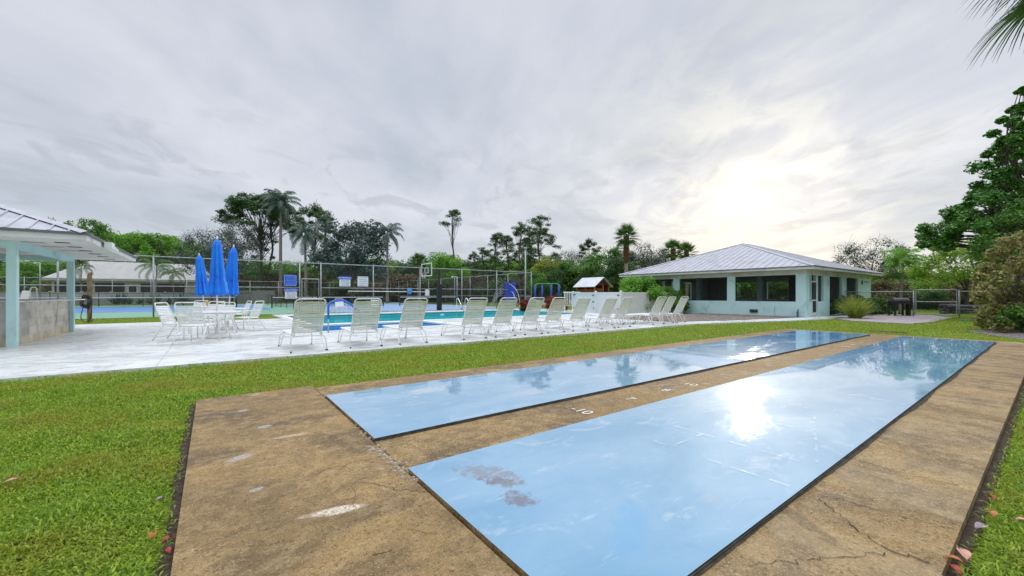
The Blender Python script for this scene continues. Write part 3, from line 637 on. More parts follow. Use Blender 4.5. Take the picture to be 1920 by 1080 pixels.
# --- long low house behind the courts
def house():
    Y = 88.; X0, X1 = -19., 1.5
    t = thing('long_house', 'long cream single storey house with a pale shingle roof behind the courts', 'house', (X0, Y, 0))
    mb = MB(); mb.box(0, 20.5, .1, 9, 0, 3.6); mb.build('wall', M('cream_wall', (.66, .65, .58), (.58, .57, .52), .6, .8), t)
    mb = MB(); z = 3.75; mb.add([(-.8, -.8, z), (21.3, -.8, z), (21.3, 9.8, z), (-.8, 9.8, z), (3.2, 4.5, 6.7), (18, 4.5, 6.7)], [(0, 1, 5, 4), (1, 2, 5), (2, 3, 4, 5), (3, 0, 4)])
    mb.box(-.8, 21.3, -.8, 9.8, z-.35, z-.002); mb.build('roof', M('pale_shingles', (.50, .49, .45), (.43, .42, .39), 1.5, .85, bump=.3), t)
    for (a, b) in ((.3, 4.1), (4.5, 7.8), (9.7, 15.2)):
        mb = MB(); mb.box(a, b, .03, .095, 1.5, 3.1); mb.build('window', M('dark_porch_screen', (.02, .02, .022), None, 3, .4), t)
    mb = MB(); mb.box(8.1, 9.4, .02, .09, 0, 3.0); d = mb.build('door', Mwhite, t)
    mb = MB(); mb.box(8.3, 9.2, .005, .018, 1.7, 2.7); mb.build('pane', M('dark_glass', (.03, .03, .035), None, 3, .15), d)
house()
for k, (x0, x1, y, h, lab) in enumerate(((-30, 2.5, 82, 1.7, 'long low cream wall in front of the shingle roofed house'), (3.3, 14.5, 84, 2.1, 'pale grey garden wall right of the shingle roofed house'))):
    mb = MB(); mb.box(0, x1-x0, 0, .25, 0, h); 
    for i in range(int((x1-x0)/3)): mb.box(i*3., i*3+.3, -.05, .3, 0, h+.12)
    o = mb.build('garden_wall', M('pale_garden_wall', (.50, .50, .48), (.40, .40, .39), .8, .85)); o.location = (x0, y, -.06); tag(o, lab, 'wall')
# --- white vinyl pump enclosure
def enclosure():
    t = thing('pump_enclosure', 'white vinyl privacy fence round the pool pump, two sides meeting at a corner', 'fence', (21.07, 16.7, 0))
    H = 1.43; mv = M('white_vinyl_fence', (.74, .75, .75), (.68, .69, .69), 1.5, .4, .5)
    for (dx, dy, L, nm) in ((0, 1, 4.25, 'fence_panel'), (1, 0, 5.85, 'fence_panel')):
        mb = MB(); n = int(L/.15)
        for i in range(n):
            a, b = .08+i*(L-.1)/n, .08+(i+1)*(L-.1)/n-.004
            if dy: mb.box(-.02, .02, a, b, .08, H-.1)
            else: mb.box(a, b, -.02, .02, .08, H-.1)
        mb.build(nm, mv, t)
        for z in (.02, H-.1):
            mb = MB(); mb.box(-.035, .035, .07, L, z, z+.1) if dy else mb.box(.07, L, -.035, .035, z, z+.1); mb.build('rail', mv, t)
    for (x, y) in ((0, 0), (0, 2.1), (0, 4.25), (2.95, 0), (5.8, 0)):
        mb = MB(); mb.box(x-.07, x+.07, y-.07, y+.07, -.02, H+.03); mb.lathe([(.1, H+.03), (.1, H+.05), (.01, H+.11)], 4, (x, y, 0)); mb.build('fence_post', mv, t)
    for (x, y, z) in ((-.08, .14, 1.2), (-.08, .14, .3), (-.08, 4.1, 1.25), (-.08, 4.1, .3), (-.06, 2.3, 1.2), (-.06, 2.3, .75), (-.06, 2.2, .3)):
        mb = MB(); mb.box(x, x+.05, y-.09, y+.09, z, z+.06); mb.build('hinge', Mblackp, t)
    mb = MB(); mb.box(2.93, 3.05, -.12, -.075, .85, 1.1); mb.build('latch', Mblackp, t)
enclosure()

# ------------------------------------------------------------------ fences
def chain_fence(name, label, a, b, h, posts, rails=(1.,), mid=None, r=.03, mt=None, dark=False, skip=None):
    a, b = Vector((*a, 0)), Vector((*b, 0)); L = (b-a).length; ang = math.atan2(b.y-a.y, b.x-a.x); pm = Mblackp if dark else Mgalv
    t = thing(name, label, 'fence', (a.x, a.y, -.05), ang)
    segs = [(0, L)] if not skip else [(0, skip[0]), (skip[1], L)]
    for s0, s1 in segs:
        mb = MB(); mb.quad((s0, 0, .04), (s1, 0, .04), (s1, 0, h), (s0, 0, h)); mb.build('wire_mesh', mt or Mlink, t)
        mb = MB(); mb.tube([(s0, 0, h), (s1, 0, h)], r*.7, 6)
        mb.build('top_rail', pm, t)
        if mid: mb = MB(); mb.tube([(s0, .03, mid), (s1, .03, mid)], r*.6, 6); mb.build('middle_rail', pm, t)
    for p in posts:
        if 0 <= p <= L: mb = MB(); mb.tube([(p, 0, 0), (p, 0, h+.06)], r, 8); mb.lathe([(r*1.3, h+.04), (r*.6, h+.1)], 8, (p, 0, 0)); mb.build('fence_post', pm, t, True)
    return t
FY = 30.7
cf = chain_fence('tall_chain_fence', 'tall chain link fence beside the pool carrying safety signs, with a gate', (-20, FY), (24.4, FY), 3.5, [p+20 for p in (-17, -13.5, -10, -6.4, -2.7, 1.1, 4.77, 6.1, 9.74, 13.5, 17.35, 21, 24.4)], mid=1.8, r=.04, skip=(24.77, 26.1))
mb = MB(); mb.tube([(24.77, 0, 3.5), (26.1, 0, 3.5)], .028, 6); mb.build('gate_header', Mgalv, cf)
gt = thing('wire_gate', 'chain link gate leaf between two tall posts left of the warning signs', 'gate', (4.9, FY-.02, 0))
mb = MB()
for p, q in (((0, 0, .08), (0, 0, 2.35)), ((1.06, 0, .08), (1.06, 0, 2.35)), ((0, 0, 2.35), (1.06, 0, 2.35)), ((0, 0, .1), (1.06, 0, .1)), ((0, 0, 1.0), (1.06, 0, 1.0))): mb.tube([p, q], .028, 8)
mb.build('gate_frame', Mgalv, gt); mb = MB(); mb.quad((0, 0, .1), (1.06, 0, .1), (1.06, 0, 2.35), (0, 0, 2.35)); mb.build('wire_mesh', Mlink, gt); mb = MB(); mb.box(.95, 1.03, -.05, .0, 1.05, 1.15); mb.build('latch', Mblackp, gt)
chain_fence('side_chain_fence', 'tall chain link fence along the right side of the courts running to the trees', (25.1, FY), (25.1, 70), 3.5, [i*3.9 for i in range(11)], mid=1.2, r=.035)
chain_fence('back_chain_fence', 'distant chain link fence across the far end of the courts', (-46, 70), (25, 70), 3.3, [i*3.6 for i in range(21)], mid=None, r=.04)
chain_fence('low_chain_fence', 'low black chain link fence along the far court edge before the house', (-46, 62.5), (4, 62.5), 1.5, [i*3.6 for i in range(15)], r=.04, dark=True)
chain_fence('divider_fence', 'dark wire divider between the two courts', (5.6, 31.0), (5.6, 62), 1.2, [i*4. for i in range(8)], r=.03, dark=True)
gx, gy1, gy2 = 33.9, 5.1, 3.35
chain_fence('garden_fence', 'waist high chain link fence right of the clubhouse ending behind the brown bush', (gx, 8.4), (gx-.1, -4.5), 1.5, [0, 3.25, 5.1, 8, 11], r=.035, skip=(3.3, 5.05))
gg = thing('garden_gate', 'grey tube framed chain link gate at the edge of the paved patio', 'gate', (gx-.03, gy1-.04, 0), R(-90))
mb = MB()
for p, q in (((0, 0, .1), (0, 0, 1.55)), ((1.66, 0, .1), (1.66, 0, 1.55)), ((0, 0, 1.55), (1.66, 0, 1.55)), ((0, 0, .12), (1.66, 0, .12)), ((0, 0, .85), (1.66, 0, .85))): mb.tube([p, q], .026, 8)
mb.build('gate_frame', Mgalv, gg); mb = MB(); mb.quad((0, 0, .12), (1.66, 0, .12), (1.66, 0, 1.55), (0, 0, 1.55)); mb.build('wire_mesh', Mlink, gg)
# signs on the fence
Msw = M('white_sign_face', (.74, .77, .80), None, 5, .4); Msb = M('blue_sign_face', (.02, .10, .62), (.015, .08, .5), 5, .4); Msk = M('dark_blue_print', (.02, .05, .20), None, 5, .5); Mslt = M('pale_blue_print', (.30, .48, .85), None, 5, .5); Mwt = M('white_print', (.85, .86, .88), None, 5, .5)
def sign(px0, px1, py0, py1, label, kind):
    fx = lambda px: (lambda k, t: FY/t*k)(((px-960)/758*UD[0]+UD[1]), ((px-960)/758*VD[0]+VD[1]))
    x0, x1 = fx(px0), fx(px1); Z = (UD[1]*(x0+x1)/2+VD[1]*FY); z0, z1 = HT(py1, Z), HT(py0, Z); W, H = x1-x0, z1-z0
    t = thing('safety_sign', label, 'sign', (x0, FY-.06, z0), 0, 'safety signs on the chain link fence')
    mb = MB(); mb.box(0, W, 0, .012, 0, H); mb.build('panel', Msb if kind == 'blue' else Msw, t)
    def txt(s, size, cx, cz, mt, nm):
        me = text_mesh(s, size, .001); o = link(nm, me, mt, t); o.rotation_euler = (R(90), 0, 0); o.location = (cx, -.004, cz)
    if kind in ('CAUTION', 'WARNING'):
        mb = MB(); mb.box(.0, W, -.0025, -.0005, H*.68, H); mb.build('header_band', Msb, t); txt(kind, H*.26, W/2, H*.83, Mwt, 'lettering')
    mb = MB(); rs = random.Random(px0); n = 7 if kind == 'blue' else 5; top = H*.88 if kind in ('blue', 'plain') else H*.58
    for i in range(n):
        z = top-(top-H*.10)*i/(n-1); x = W*.12+rs.random()*W*.08
        while x < W*.86:
            l = rs.uniform(.03, .11)*W/.9; mb.box(x, min(x+l, W*.9), -.003, -.001, z-H*.018, z+H*.018); x += l+W*.035
    mb.build('small_print', Mslt if kind == 'blue' else Msk, t)
    if kind == 'blue':
        mb = ring(.01, W-.01, .01, .02, .006, 0, 0); mb = MB()
        for a, b, c, d in ((.02, W-.02, .02, .05), (.02, W-.02, H-.05, H-.02), (.02, .05, .051, H-.051), (W-.05, W-.02, .051, H-.051)): mb.box(a, b, -.0028, -.0008, c, d)
        mb.build('border', Mslt, t)
sign(532, 556, 515.5, 536, 'square blue rules sign with pale print on the fence above the caution sign', 'blue')
sign(534, 556.5, 540.5, 560, 'white sign with a blue CAUTION header below the blue rules sign', 'CAUTION')
sign(636, 656.5, 518, 537, 'white sign with a blue WARNING header right of the gate', 'WARNING')
sign(670, 690, 518.5, 537, 'plain pale sign of small print right of the WARNING sign', 'plain')

# ------------------------------------------------------------------ furniture
def smooth_all(o): o.data.polygons.foreach_set('use_smooth', [True]*len(o.data.polygons)); return o
def lounge(back=1.16, flat=False):
    t = thing('lounge_chair', '', 'lounge chair', group='lounge chairs lined up along the pool deck')
    W = .30; sz = .37; hy = .34
    top = Vector((0, -.10, back)) if not flat else Vector((0, -.42, .42)); hinge = Vector((0, hy, sz))
    mb = MB()   # seat rails
    mb.tube(round_path([(-W, .2, sz), (-W, 1.62, sz+.01), (W, 1.62, sz+.01), (W, .2, sz)], .09), .014, 8); mb.build('seat_frame', Mwhite, t, True)
    mb = MB(); up = top-hinge
    mb.tube(round_path([(-W, hinge.y, hinge.z), (-W, top.y, top.z), (W, top.y, top.z), (W, hinge.y, hinge.z)], .10, 6), .015, 8); mb.build('back_frame', Mwhite, t, True)
    def straps(p0, p1, n, bow, sag):
        mb = MB(); p0, p1 = Vector(p0), Vector(p1); d = (p1-p0)/n; nrm = Vector((1, 0, 0)).cross(d).normalized()
        for i in range(n):
            c = p0+d*(i+.5); e = d*.41; xs = [-W-.014, -W*.5, 0, W*.5, W+.014]; sg = random.uniform(.5, 1.2)*sag
            pts = []
            for x in xs:
                o = nrm*(-(1-(x/W)**2)*sg)+d*random.uniform(-.05, .05)
                pts.append((c-e+Vector((x, 0, 0))+o, c+e+Vector((x, 0, 0))+o))
            for (a, b), (a2, b2) in zip(pts, pts[1:]): mb.quad(a, a2, b2, b)
            for x in (-W, W):   # wrap round the tube
                q = c+Vector((x, 0, 0)); mb.tube([q-e, q+e], .018, 6)
        return mb
    L = up.length; k0 = hinge+up*(.02); k1 = hinge+up*.93
    straps(k0, k1, 16, 0, .012).build('backrest', Mstrap, t); straps((0, hy+.06, sz+.005), (0, 1.58, sz+.012), 22, 0, -.015).build('seat', Mstrapw, t)
    for nm, y, dz in (('rear_leg', .24, 1), ('front_leg', 1.42, -1)):
        mb = MB(); hw = .355
        mb.tube(round_path([(-hw-.01, y-.16*dz, .015), (-hw, y-.02*dz, sz-.03), (hw, y-.02*dz, sz-.03), (hw+.01, y-.16*dz, .015)], .10, 6), .0125, 8)
        for s_ in (-1, 1): mb.tube(round_path([(s_*(hw+.01), y-.16*dz, .015), (s_*(hw-.005), y-.04*dz, .015), (s_*W, y+.16*dz, sz-.01)], .03), .0125, 8)
        o = mb.build(nm, Mwhite, t, True)
        for s_ in (-1, 1): mb = MB(); mb.tube([(s_*(hw+.01), y-.175*dz, .013), (s_*(hw+.003), y-.10*dz, .013)], .018, 8); mb.build('foot_cap', Mblackp, o, True)
    for s_ in (-1, 1):
        mb = MB(); p = hinge+up*(.42 if not flat else .3); mb.tube([(s_*W, p.y, p.z), (s_*W*.9, .22, sz-.015)], .009, 6); mb.build('back_brace', Mwhite, t, True)
    return t
LC = [(1.72, 9.95, 2, 'end lounge chair nearest the camera, leftmost in the row beside the grass'), (2.96, 9.98, -3, 'second lounge chair from the left, its back hiding part of the blue handrail'), (4.16, 9.98, 0, 'third lounge chair from the left, standing before the wading pool'),
      (5.98, 9.95, -2, 'fourth lounge chair from the left, after the wide gap, left of the chrome ladder'), (7.05, 9.95, 1, 'fifth lounge chair from the left, below the blue climbing wall'), (8.18, 10.0, 3, 'sixth lounge chair from the left, slightly turned, right of the white lamp pole'),
      (9.15, 10.0, 0, 'seventh lounge chair from the left, in front of the red shrubs'), (10.3, 10.0, -1, 'eighth lounge chair from the left, at the left end of the white privacy fence'), (11.75, 10.0, 0, 'ninth lounge chair from the left, before the middle of the white fence'),
      (12.75, 10.05, 2, 'tenth lounge chair from the left, right of the white fence corner'), (15.2, 10.2, -1, 'third lounge chair from the right end, by the big green shrub'), (16.2, 10.35, 2, 'second lounge chair from the right end of the row'), (17.2, 10.35, 0, 'last lounge chair at the right end, standing before the aqua clubhouse wall')]
lp = lounge()
for i, (x, y, a, lab) in enumerate(LC):
    o = lp if i == 0 else dup(lp); o.location = (x, y-.22, 0); o.rotation_euler = (0, 0, R(a)); o['label'] = lab
lf = lounge(flat=True)
for i, (x, y, a, lab) in enumerate(((13.7, 10.9, 0, 'lounge chair folded flat, just right of the tenth upright one'), (14.4, 10.9, 2, 'flat lounge chair beside the third from the right end'))):
    o = lf if i == 0 else dup(lf); o.location = (x, y, 0); o.rotation_euler = (0, 0, R(a)); o['label'] = lab
def patio_chair(sc=1.):
    t = thing('patio_chair', '', 'chair', group='white strap patio chairs')
    W = .27; mb = MB()
    mb.tube(round_path([(-W, .0, .42), (-W, -.20, .98), (W, -.20, .98), (W, .0, .42)], .08), .015, 8); mb.build('back_frame', Mwhite, t, True)
    mb = MB(); mb.tube(round_path([(-W, .0, .42), (-W, .46, .44), (W, .46, .44), (W, 0, .42), (-W, 0, .42)], .05), .014, 8); mb.build('seat_frame', Mwhite, t, True)
    def st(p0, p1, n):
        mb = MB(); p0, p1 = Vector(p0), Vector(p1); d = (p1-p0)/n
        for i in range(n):
            c = p0+d*(i+.5); e = d*.40
            for a, b in ((-W-.015, -.1), (-.1, .1), (.1, W+.015)):
                nz = Vector((0, .0, 0)); mb.quad(c-e+Vector((a, 0, 0)), c-e+Vector((b, 0, 0)), c+e+Vector((b, 0, 0)), c+e+Vector((a, 0, 0)))
            for x in (-W, W): mb.tube([c-e+Vector((x, 0, 0)), c+e+Vector((x, 0, 0))], .019, 6)
        return mb
    st((0, -.01, .46), (0, -.18, .90), 10).build('backrest', Mstrapw, t); st((0, .03, .425), (0, .44, .445), 9).build('seat', Mstrapw, t)
    for s_ in (-1, 1):
        x = s_*(W+.02)
        mb = MB(); mb.tube(round_path([(x, -.10, .66), (x+s_*.02, .10, .67), (x+s_*.02, .40, .64), (x+s_*.03, .50, .42), (x+s_*.03, .50, .01)], .10, 6), .015, 8); mb.build('arm_leg', Mwhite, t, True)
        mb = MB(); mb.tube([(x, .05, .46), (x+s_*.02, -.22, .01)], .015, 8); mb.build('rear_leg', Mwhite, t, True)
    return t
pc = patio_chair()
PC = [(318, 11.3, -78, 'patio chair left of the near table, facing right', 1.05), (361, 10.35, 8, 'patio chair nearest the camera, its back turned, at the near umbrella table', 1.08), (398, 13.4, 175, 'patio chair on the far side of the near umbrella table', 1.05), (418, 13.2, 190, 'patio chair partly hidden behind the first umbrella pole', 1.02),
      (476, 14.3, 95, 'patio chair at the right of the tables, seen from the side facing left', 1.05), (458, 17.5, 140, 'patio chair farthest back behind the right table', 1.0), (375, 18.8, 200, 'patio chair behind the leftmost umbrella', 1.0),
      (637, 28.0, 180, 'white patio chair across the pool seen through the blue handrail', 1.0), (704, 28.6, 170, 'white patio chair across the pool above the second lounge chair', 1.0), (22, 19, 120, 'white patio chair glimpsed behind the bar pavilion post', 1.0)]
for i, (px, Z, a, lab, sc) in enumerate(PC):
    x, y = AT(px, Z); o = pc if i == 0 else dup(pc); o.location = (x, y, 0); o.rotation_euler = (0, 0, R(a)+R(-36.5)*(0 if i > 6 else 1)); o.scale = (sc,)*3; o['label'] = lab
def patio_table(px, Z, lab, r=.60):
    x, y = AT(px, Z); t = thing('patio_table', lab, 'table', (x, y, 0), 0, 'white round patio tables')
    mb = MB(); mb.lathe([(.02, .735), (r-.02, .735), (r, .745), (r, .765), (r-.015, .775), (.03, .775)], 32); mb.build('tabletop', Mwhite, t, False)
    mb = MB(); mb.tube([(r*.86*math.cos(a), r*.86*math.sin(a), .72) for a in np.linspace(0, 2*math.pi, 25)], .014, 6, False); mb.build('ring', Mwhite, t, True)
    for k in range(4):
        a = R(45+90*k); c, s_ = math.cos(a), math.sin(a); mb = MB(); mb.tube(round_path([(c*.5*r, s_*.5*r, .72), (c*.42*r, s_*.42*r, .4), (c*.78*r, s_*.78*r, .01)], .15), .016, 8); mb.build('leg', Mwhite, t, True)
    return x, y
def umbrella(px, Z, top, lean, lab, r=.17):
    x, y = AT(px, Z); t = thing('closed_umbrella', lab, 'umbrella', (x, y, 0), 0, 'closed blue umbrellas standing through the tables')
    H = HT(top, Z); rs = random.Random(px); t.rotation_euler = (R(rs.uniform(-1, 1)), 0, 0)
    # lean as a rotation about the view direction of the row
    q = Matrix.Rotation(R(lean), 4, Vector((UD[1], VD[1], 0))); t.rotation_euler = q.to_euler()
    mb = MB(); mb.tube([(0, 0, .1), (0, 0, H)], .019, 10); mb.build('pole', Mwhite, t, True)
    mb = MB(); mb.lathe([(.02, H-.03), (.028, H), (.022, H+.03), (.006, H+.08)], 10); mb.build('finial', Mwhite, t, True)
    z0 = 1.27; n = 96; prof = []
    for i in range(26):
        u = i/25; z = z0+(H-.02-z0)*u
        rad = r*((1.12-.9*u) if u < .35 else .805-.42*(u-.35))*(1 if u < .88 else 1-.72*((u-.88)/.12)**1.5)
        if abs(u-.30) < .03: rad *= .93
        prof.append((max(.022, rad), z))
    ph = [rs.uniform(0, 6.28) for _ in range(6)]
    def wob(a, u):
        fold = .20*math.sin(8*a+ph[0]+1.1*u)+.10*math.sin(16*a+ph[1]-.9*u)+.05*math.sin(29*a+ph[2]); k = min(1, .45+(1-u)*.9)
        return 1+fold*k+.10*math.sin(a+ph[3])*(1-u)
    mb = MB(); mb.lathe(prof, n, (0, 0, 0), wob)
    for j in range(n): v = mb.v[j]; a = 2*math.pi*j/n; mb.v[j] = (v[0], v[1], v[2]+.05*math.sin(8*a+ph[0]))
    mb.build('canopy', Mblue, t, True)
    mb = MB(); zz = z0+(H-z0)*.30; mb.lathe([(r*.86, zz-.012), (r*.88, zz+.012)], 30, (0, 0, 0), wob); mb.build('tie_strap', Mblue, t)
    mb = MB(); mb.lathe([(.26, 0), (.26, .06), (.20, .10), (.05, .12), (.04, .32), (.03, .33)], 24); mb.build('umbrella_base', Mwhite, t, True)
for (px, Z, top, lean, lt, lu) in ((407, 11.8, 447, 0, 'near round patio table in front, with an umbrella through it', 'tallest closed blue umbrella, standing in the middle of the three'), (386, 17., 477, -5.5, 'round patio table farthest back, under the leftmost umbrella', 'closed blue umbrella leaning left, leftmost of the three'), (426, 14.6, 462, 4.5, 'round patio table on the right, under the rightmost umbrella', 'closed blue umbrella leaning right, rightmost of the three')):
    patio_table(px, Z, lt); umbrella(px, Z, top, lean, lu, .19 if Z < 13 else .21)
for k, (px, lab) in enumerate(((389, 'yellow tumbler left of the middle umbrella pole'), (419, 'yellow tumbler right of the middle umbrella pole'))):
    x, y = AT(px, 16.8 if k == 0 else 14.7); mb = MB(); mb.lathe([(.035, 0), (.06, .18), (.062, .22), (.05, .22)], 16); o = mb.build('tumbler', M('yellow_plastic', (.70, .42, .06), None, 5, .4), smooth=True); o.location = (x, y, .776); tag(o, lab, 'cup')
# pool hardware
Mrail = M('blue_painted_rail', (.02, .14, .62), (.02, .10, .5), 5, .35)
t = thing('pool_handrail', 'bright blue padded handrail bending into the wading pool behind the first chairs', 'handrail', (3.1, 14.45, 0), R(20))
mb = MB(); mb.tube(round_path([(0, 0, .46), (0, 0, 1.02), (.62, 0, 1.08), (1.25, 0, .62)], .22, 8), .034, 10); mb.build('blue_sleeve', Mrail, t, True)
mb = MB(); mb.tube([(0, 0, .0), (0, 0, .47)], .022, 8); mb.build('steel_leg', Mgalv, t, True); mb = MB(); mb.tube([(1.24, 0, .63), (1.45, .25, -.3)], .022, 8); mb.build('steel_leg', Mgalv, t, True)
t = thing('pool_ladder', 'pair of chrome grab rails curving into the far side of the pool', 'pool ladder', (15.0, 26.95, .03))
Mchrome = M('polished_steel_rail', (.75, .76, .78), None, 5, .15, metal=1.)
for xx in (0, .75): mb = MB(); mb.tube(round_path([(xx, .45, 0), (xx, .42, .9), (xx, .2, 1.0), (xx, -.9, -.2)], .15, 8), .03, 8); mb.build('grab_rail', Mchrome, t, True)
for z in (-.15, -.35): mb = MB(); mb.box(.0, .75, -.85, -.75, z-.02, z); mb.build('step', Mwhite, t)
mb = MB(); mb.lathe([(.04, -.11), (.13, -.09), (.14, 0.), (.10, .07), (.02, .09)], 16); o = mb.build('chlorine_float', M('aqua_plastic', (.2, .6, .8), None, 5, .3), smooth=True); x, y = G(829, 592, -.1); o.location = (x, y, -.06); tag(o, 'small aqua float bobbing in the main pool', 'float')
# skimmer pole hung on the fence
t = thing('skimmer_pole', 'long white pole with a blue net hung level on the fence', 'pool net', (7.9, FY-.09, 1.52)); mb = MB(); mb.tube([(0, 0, 0), (6.1, 0, -.02)], .03, 6); mb.build('pole', Mwhite, t, True)
mb = MB(); mb.lathe([(.05, -.02), (.20, 0), (.23, .03), (.20, .06), (.04, .08)], 20); o = mb.build('net', M('light_blue_net', (.06, .30, .72), (.04, .2, .5), 8, .6), t, True); o.location = (4.65, -.03, -.0); o.rotation_euler = (R(90), 0, 0)
# basketball hoop
x, y = 15.0, 30.3; t = thing('basketball_hoop', 'basketball hoop on a thick black padded post just in front of the pool fence', 'basketball hoop', (x, y, 0), R(92))
mb = MB(); mb.box(-.17, .17, -.17, .17, 0, 2.15); mb.build('post_pad', M('black_vinyl_pad', (.012, .012, .014), None, 3, .4), t, bevel=.04)
mb = MB(); mb.box(-.07, .07, -.07, .07, 2.15, 3.3); mb.tube([(0, .05, 3.2), (0, 1.1, 3.45)], .04, 6); mb.tube([(0, .05, 2.6), (0, 1.1, 3.0)], .04, 6); mb.build('pole', Mblackp, t)
bb = MB()
for a, b, c, d in ((-.9, .9, 2.75, 2.82), (-.9, .9, 3.73, 3.8), (-.9, -.83, 2.821, 3.729), (.83, .9, 2.821, 3.729), (-.3, .3, 3.0, 3.04), (-.3, .3, 3.40, 3.44), (-.3, -.26, 3.041, 3.399), (.26, .3, 3.041, 3.399)): bb.box(a, b, 1.12, 1.16, c, d)
b_ = bb.build('backboard_frame', Mwhite, t); mb = MB(); mb.quad((-.88, 1.14, 2.77), (.88, 1.14, 2.77), (.88, 1.14, 3.78), (-.88, 1.14, 3.78)); mb.build('clear_panel', m_screen('clear_backboard', .22), b_)
mb = MB(); mb.tube([(.23*math.cos(a), 1.4+.23*math.sin(a), 3.0) for a in np.linspace(0, 2*math.pi, 21)], .012, 6, False); r_ = mb.build('rim', M('orange_rim', (.5, .1, .02), None, 5, .4), t, True)
mb = MB()
for k in range(12):
    a = k*math.pi/6; mb.tube([(.23*math.cos(a), 1.4+.23*math.sin(a), 3.0), (.14*math.cos(a+.5), 1.4+.14*math.sin(a+.5), 2.8), (.12*math.cos(a), 1.4+.12*math.sin(a), 2.58)], .006, 4)
mb.build('net', Mwhite, r_)
x, y = AT(809, 32.3); mb = MB(); mb.box(-.18, .18, -.02, .02, 1.2, 1.72); o = mb.build('notice_board', Msw); o.location = (x, FY-.12, -.02); tag(o, 'small blank white notice hanging on the fence left of the black post', 'sign')
# tennis nets
def net(x0, x1, y, lab):
    t = thing('court_net', lab, 'net', (x0, y, -.03)); L = x1-x0
    mb = MB(); mb.quad((0, 0, .1), (L, 0, .1), (L, 0, 1.0), (0, 0, 1.0)); mb.build('net_mesh', m_screen('net_mesh', .28), t)
    mb = MB(); mb.box(0, L, -.02, .02, 1.0, 1.07); mb.build('tape', Mwhite, t)
    for xx in (0, L): mb = MB(); mb.tube([(xx, 0, 0), (xx, 0, 1.12)], .06, 8); mb.build('net_post', Mblackp, t)
net(4.6, 15.4, 45, 'tennis net with a white top band, left one across the courts'); net(17.3, 24.6, 45, 'shorter net with a white top band right of the other, beyond the hoop')
net(-36, 2, 50.5, 'net stretched over the blue court far left')
# lamp poles
def lamp(px, Z, top, lab, arm=-1, r=.05, base=0.):
    x, y = AT(px, Z); H = HT(top, Z); t = thing('court_lamp', lab, 'lamp post', (x, y, base), R(-36.5))
    mb = MB(); mb.tube([(0, 0, 0), (0, 0, H-base)], r, 8); mb.build('pole', Mgalv, t, True)
    if arm: mb = MB(); mb.tube(round_path([(0, 0, H-base-.3), (0, 0, H-base), (arm*.35, 0, H-base+.02)], .1), r*.6, 6); mb.lathe([(.05, 0), (.16, -.05), (.15, -.14), (.05, -.16)], 12, (arm*.55, 0, H-base+.05)); mb.build('lamp_head', Mfascia, t, True)
lamp(857, 48, 519, 'small floodlight on a grey pole over the courts beyond the hoop'); lamp(985, 34.5, 470, 'slim white pole beside the red shrubs, without a lamp', 0, .055)
lamp(108, 42, 478, 'grey pole standing behind the pavilion posts, left', 0, .07); lamp(75, 50, 493, 'lamp with a curved head seen under the pavilion roof', -1, .06)
# hose post
x, y = AT(168, 18.9); t = thing('hose_post', 'weathered wooden post carrying a black hose reel at the deck edge', 'hose post', (x, y, -.05), R(-45))
mb = MB(); mb.add([(-.06, -.06, 0), (.06, -.06, 0), (.06, .06, 0), (-.06, .06, 0), (-.06, -.06, 2.2), (.06, -.06, 2.36), (.06, .06, 2.36), (-.06, .06, 2.2)], [(3, 2, 1, 0), (4, 5, 6, 7), (0, 1, 5, 4), (1, 2, 6, 5), (2, 3, 7, 6), (3, 0, 4, 7)]); mb.build('post', Mwood, t)
mb = MB()
for rr in (.3, .24, .18): mb.tube([(rr*math.cos(a), -.14+.03*math.sin(3*a), 1.0+rr*math.sin(a)) for a in np.linspace(0, 2*math.pi, 25)], .035, 8, False)
mb.build('hose_coil', Mblackp, t, True)
mb = MB(); mb.tube(smooth_path([(-.12, -.16, .75), (-.2, -.2, .3), (-.05, -.22, .08), (.2, -.22, .06), (.36, -.2, .35), (.38, -.18, .95), (.28, -.15, 1.2)]), .016, 8); mb.build('hanging_hose', Mblackp, t, True)
mb = MB(); mb.tube([(-.35, -.1, 1.9), (-.1, -.08, 1.98)], .02, 6); mb.build('bracket', Mblackp, t)
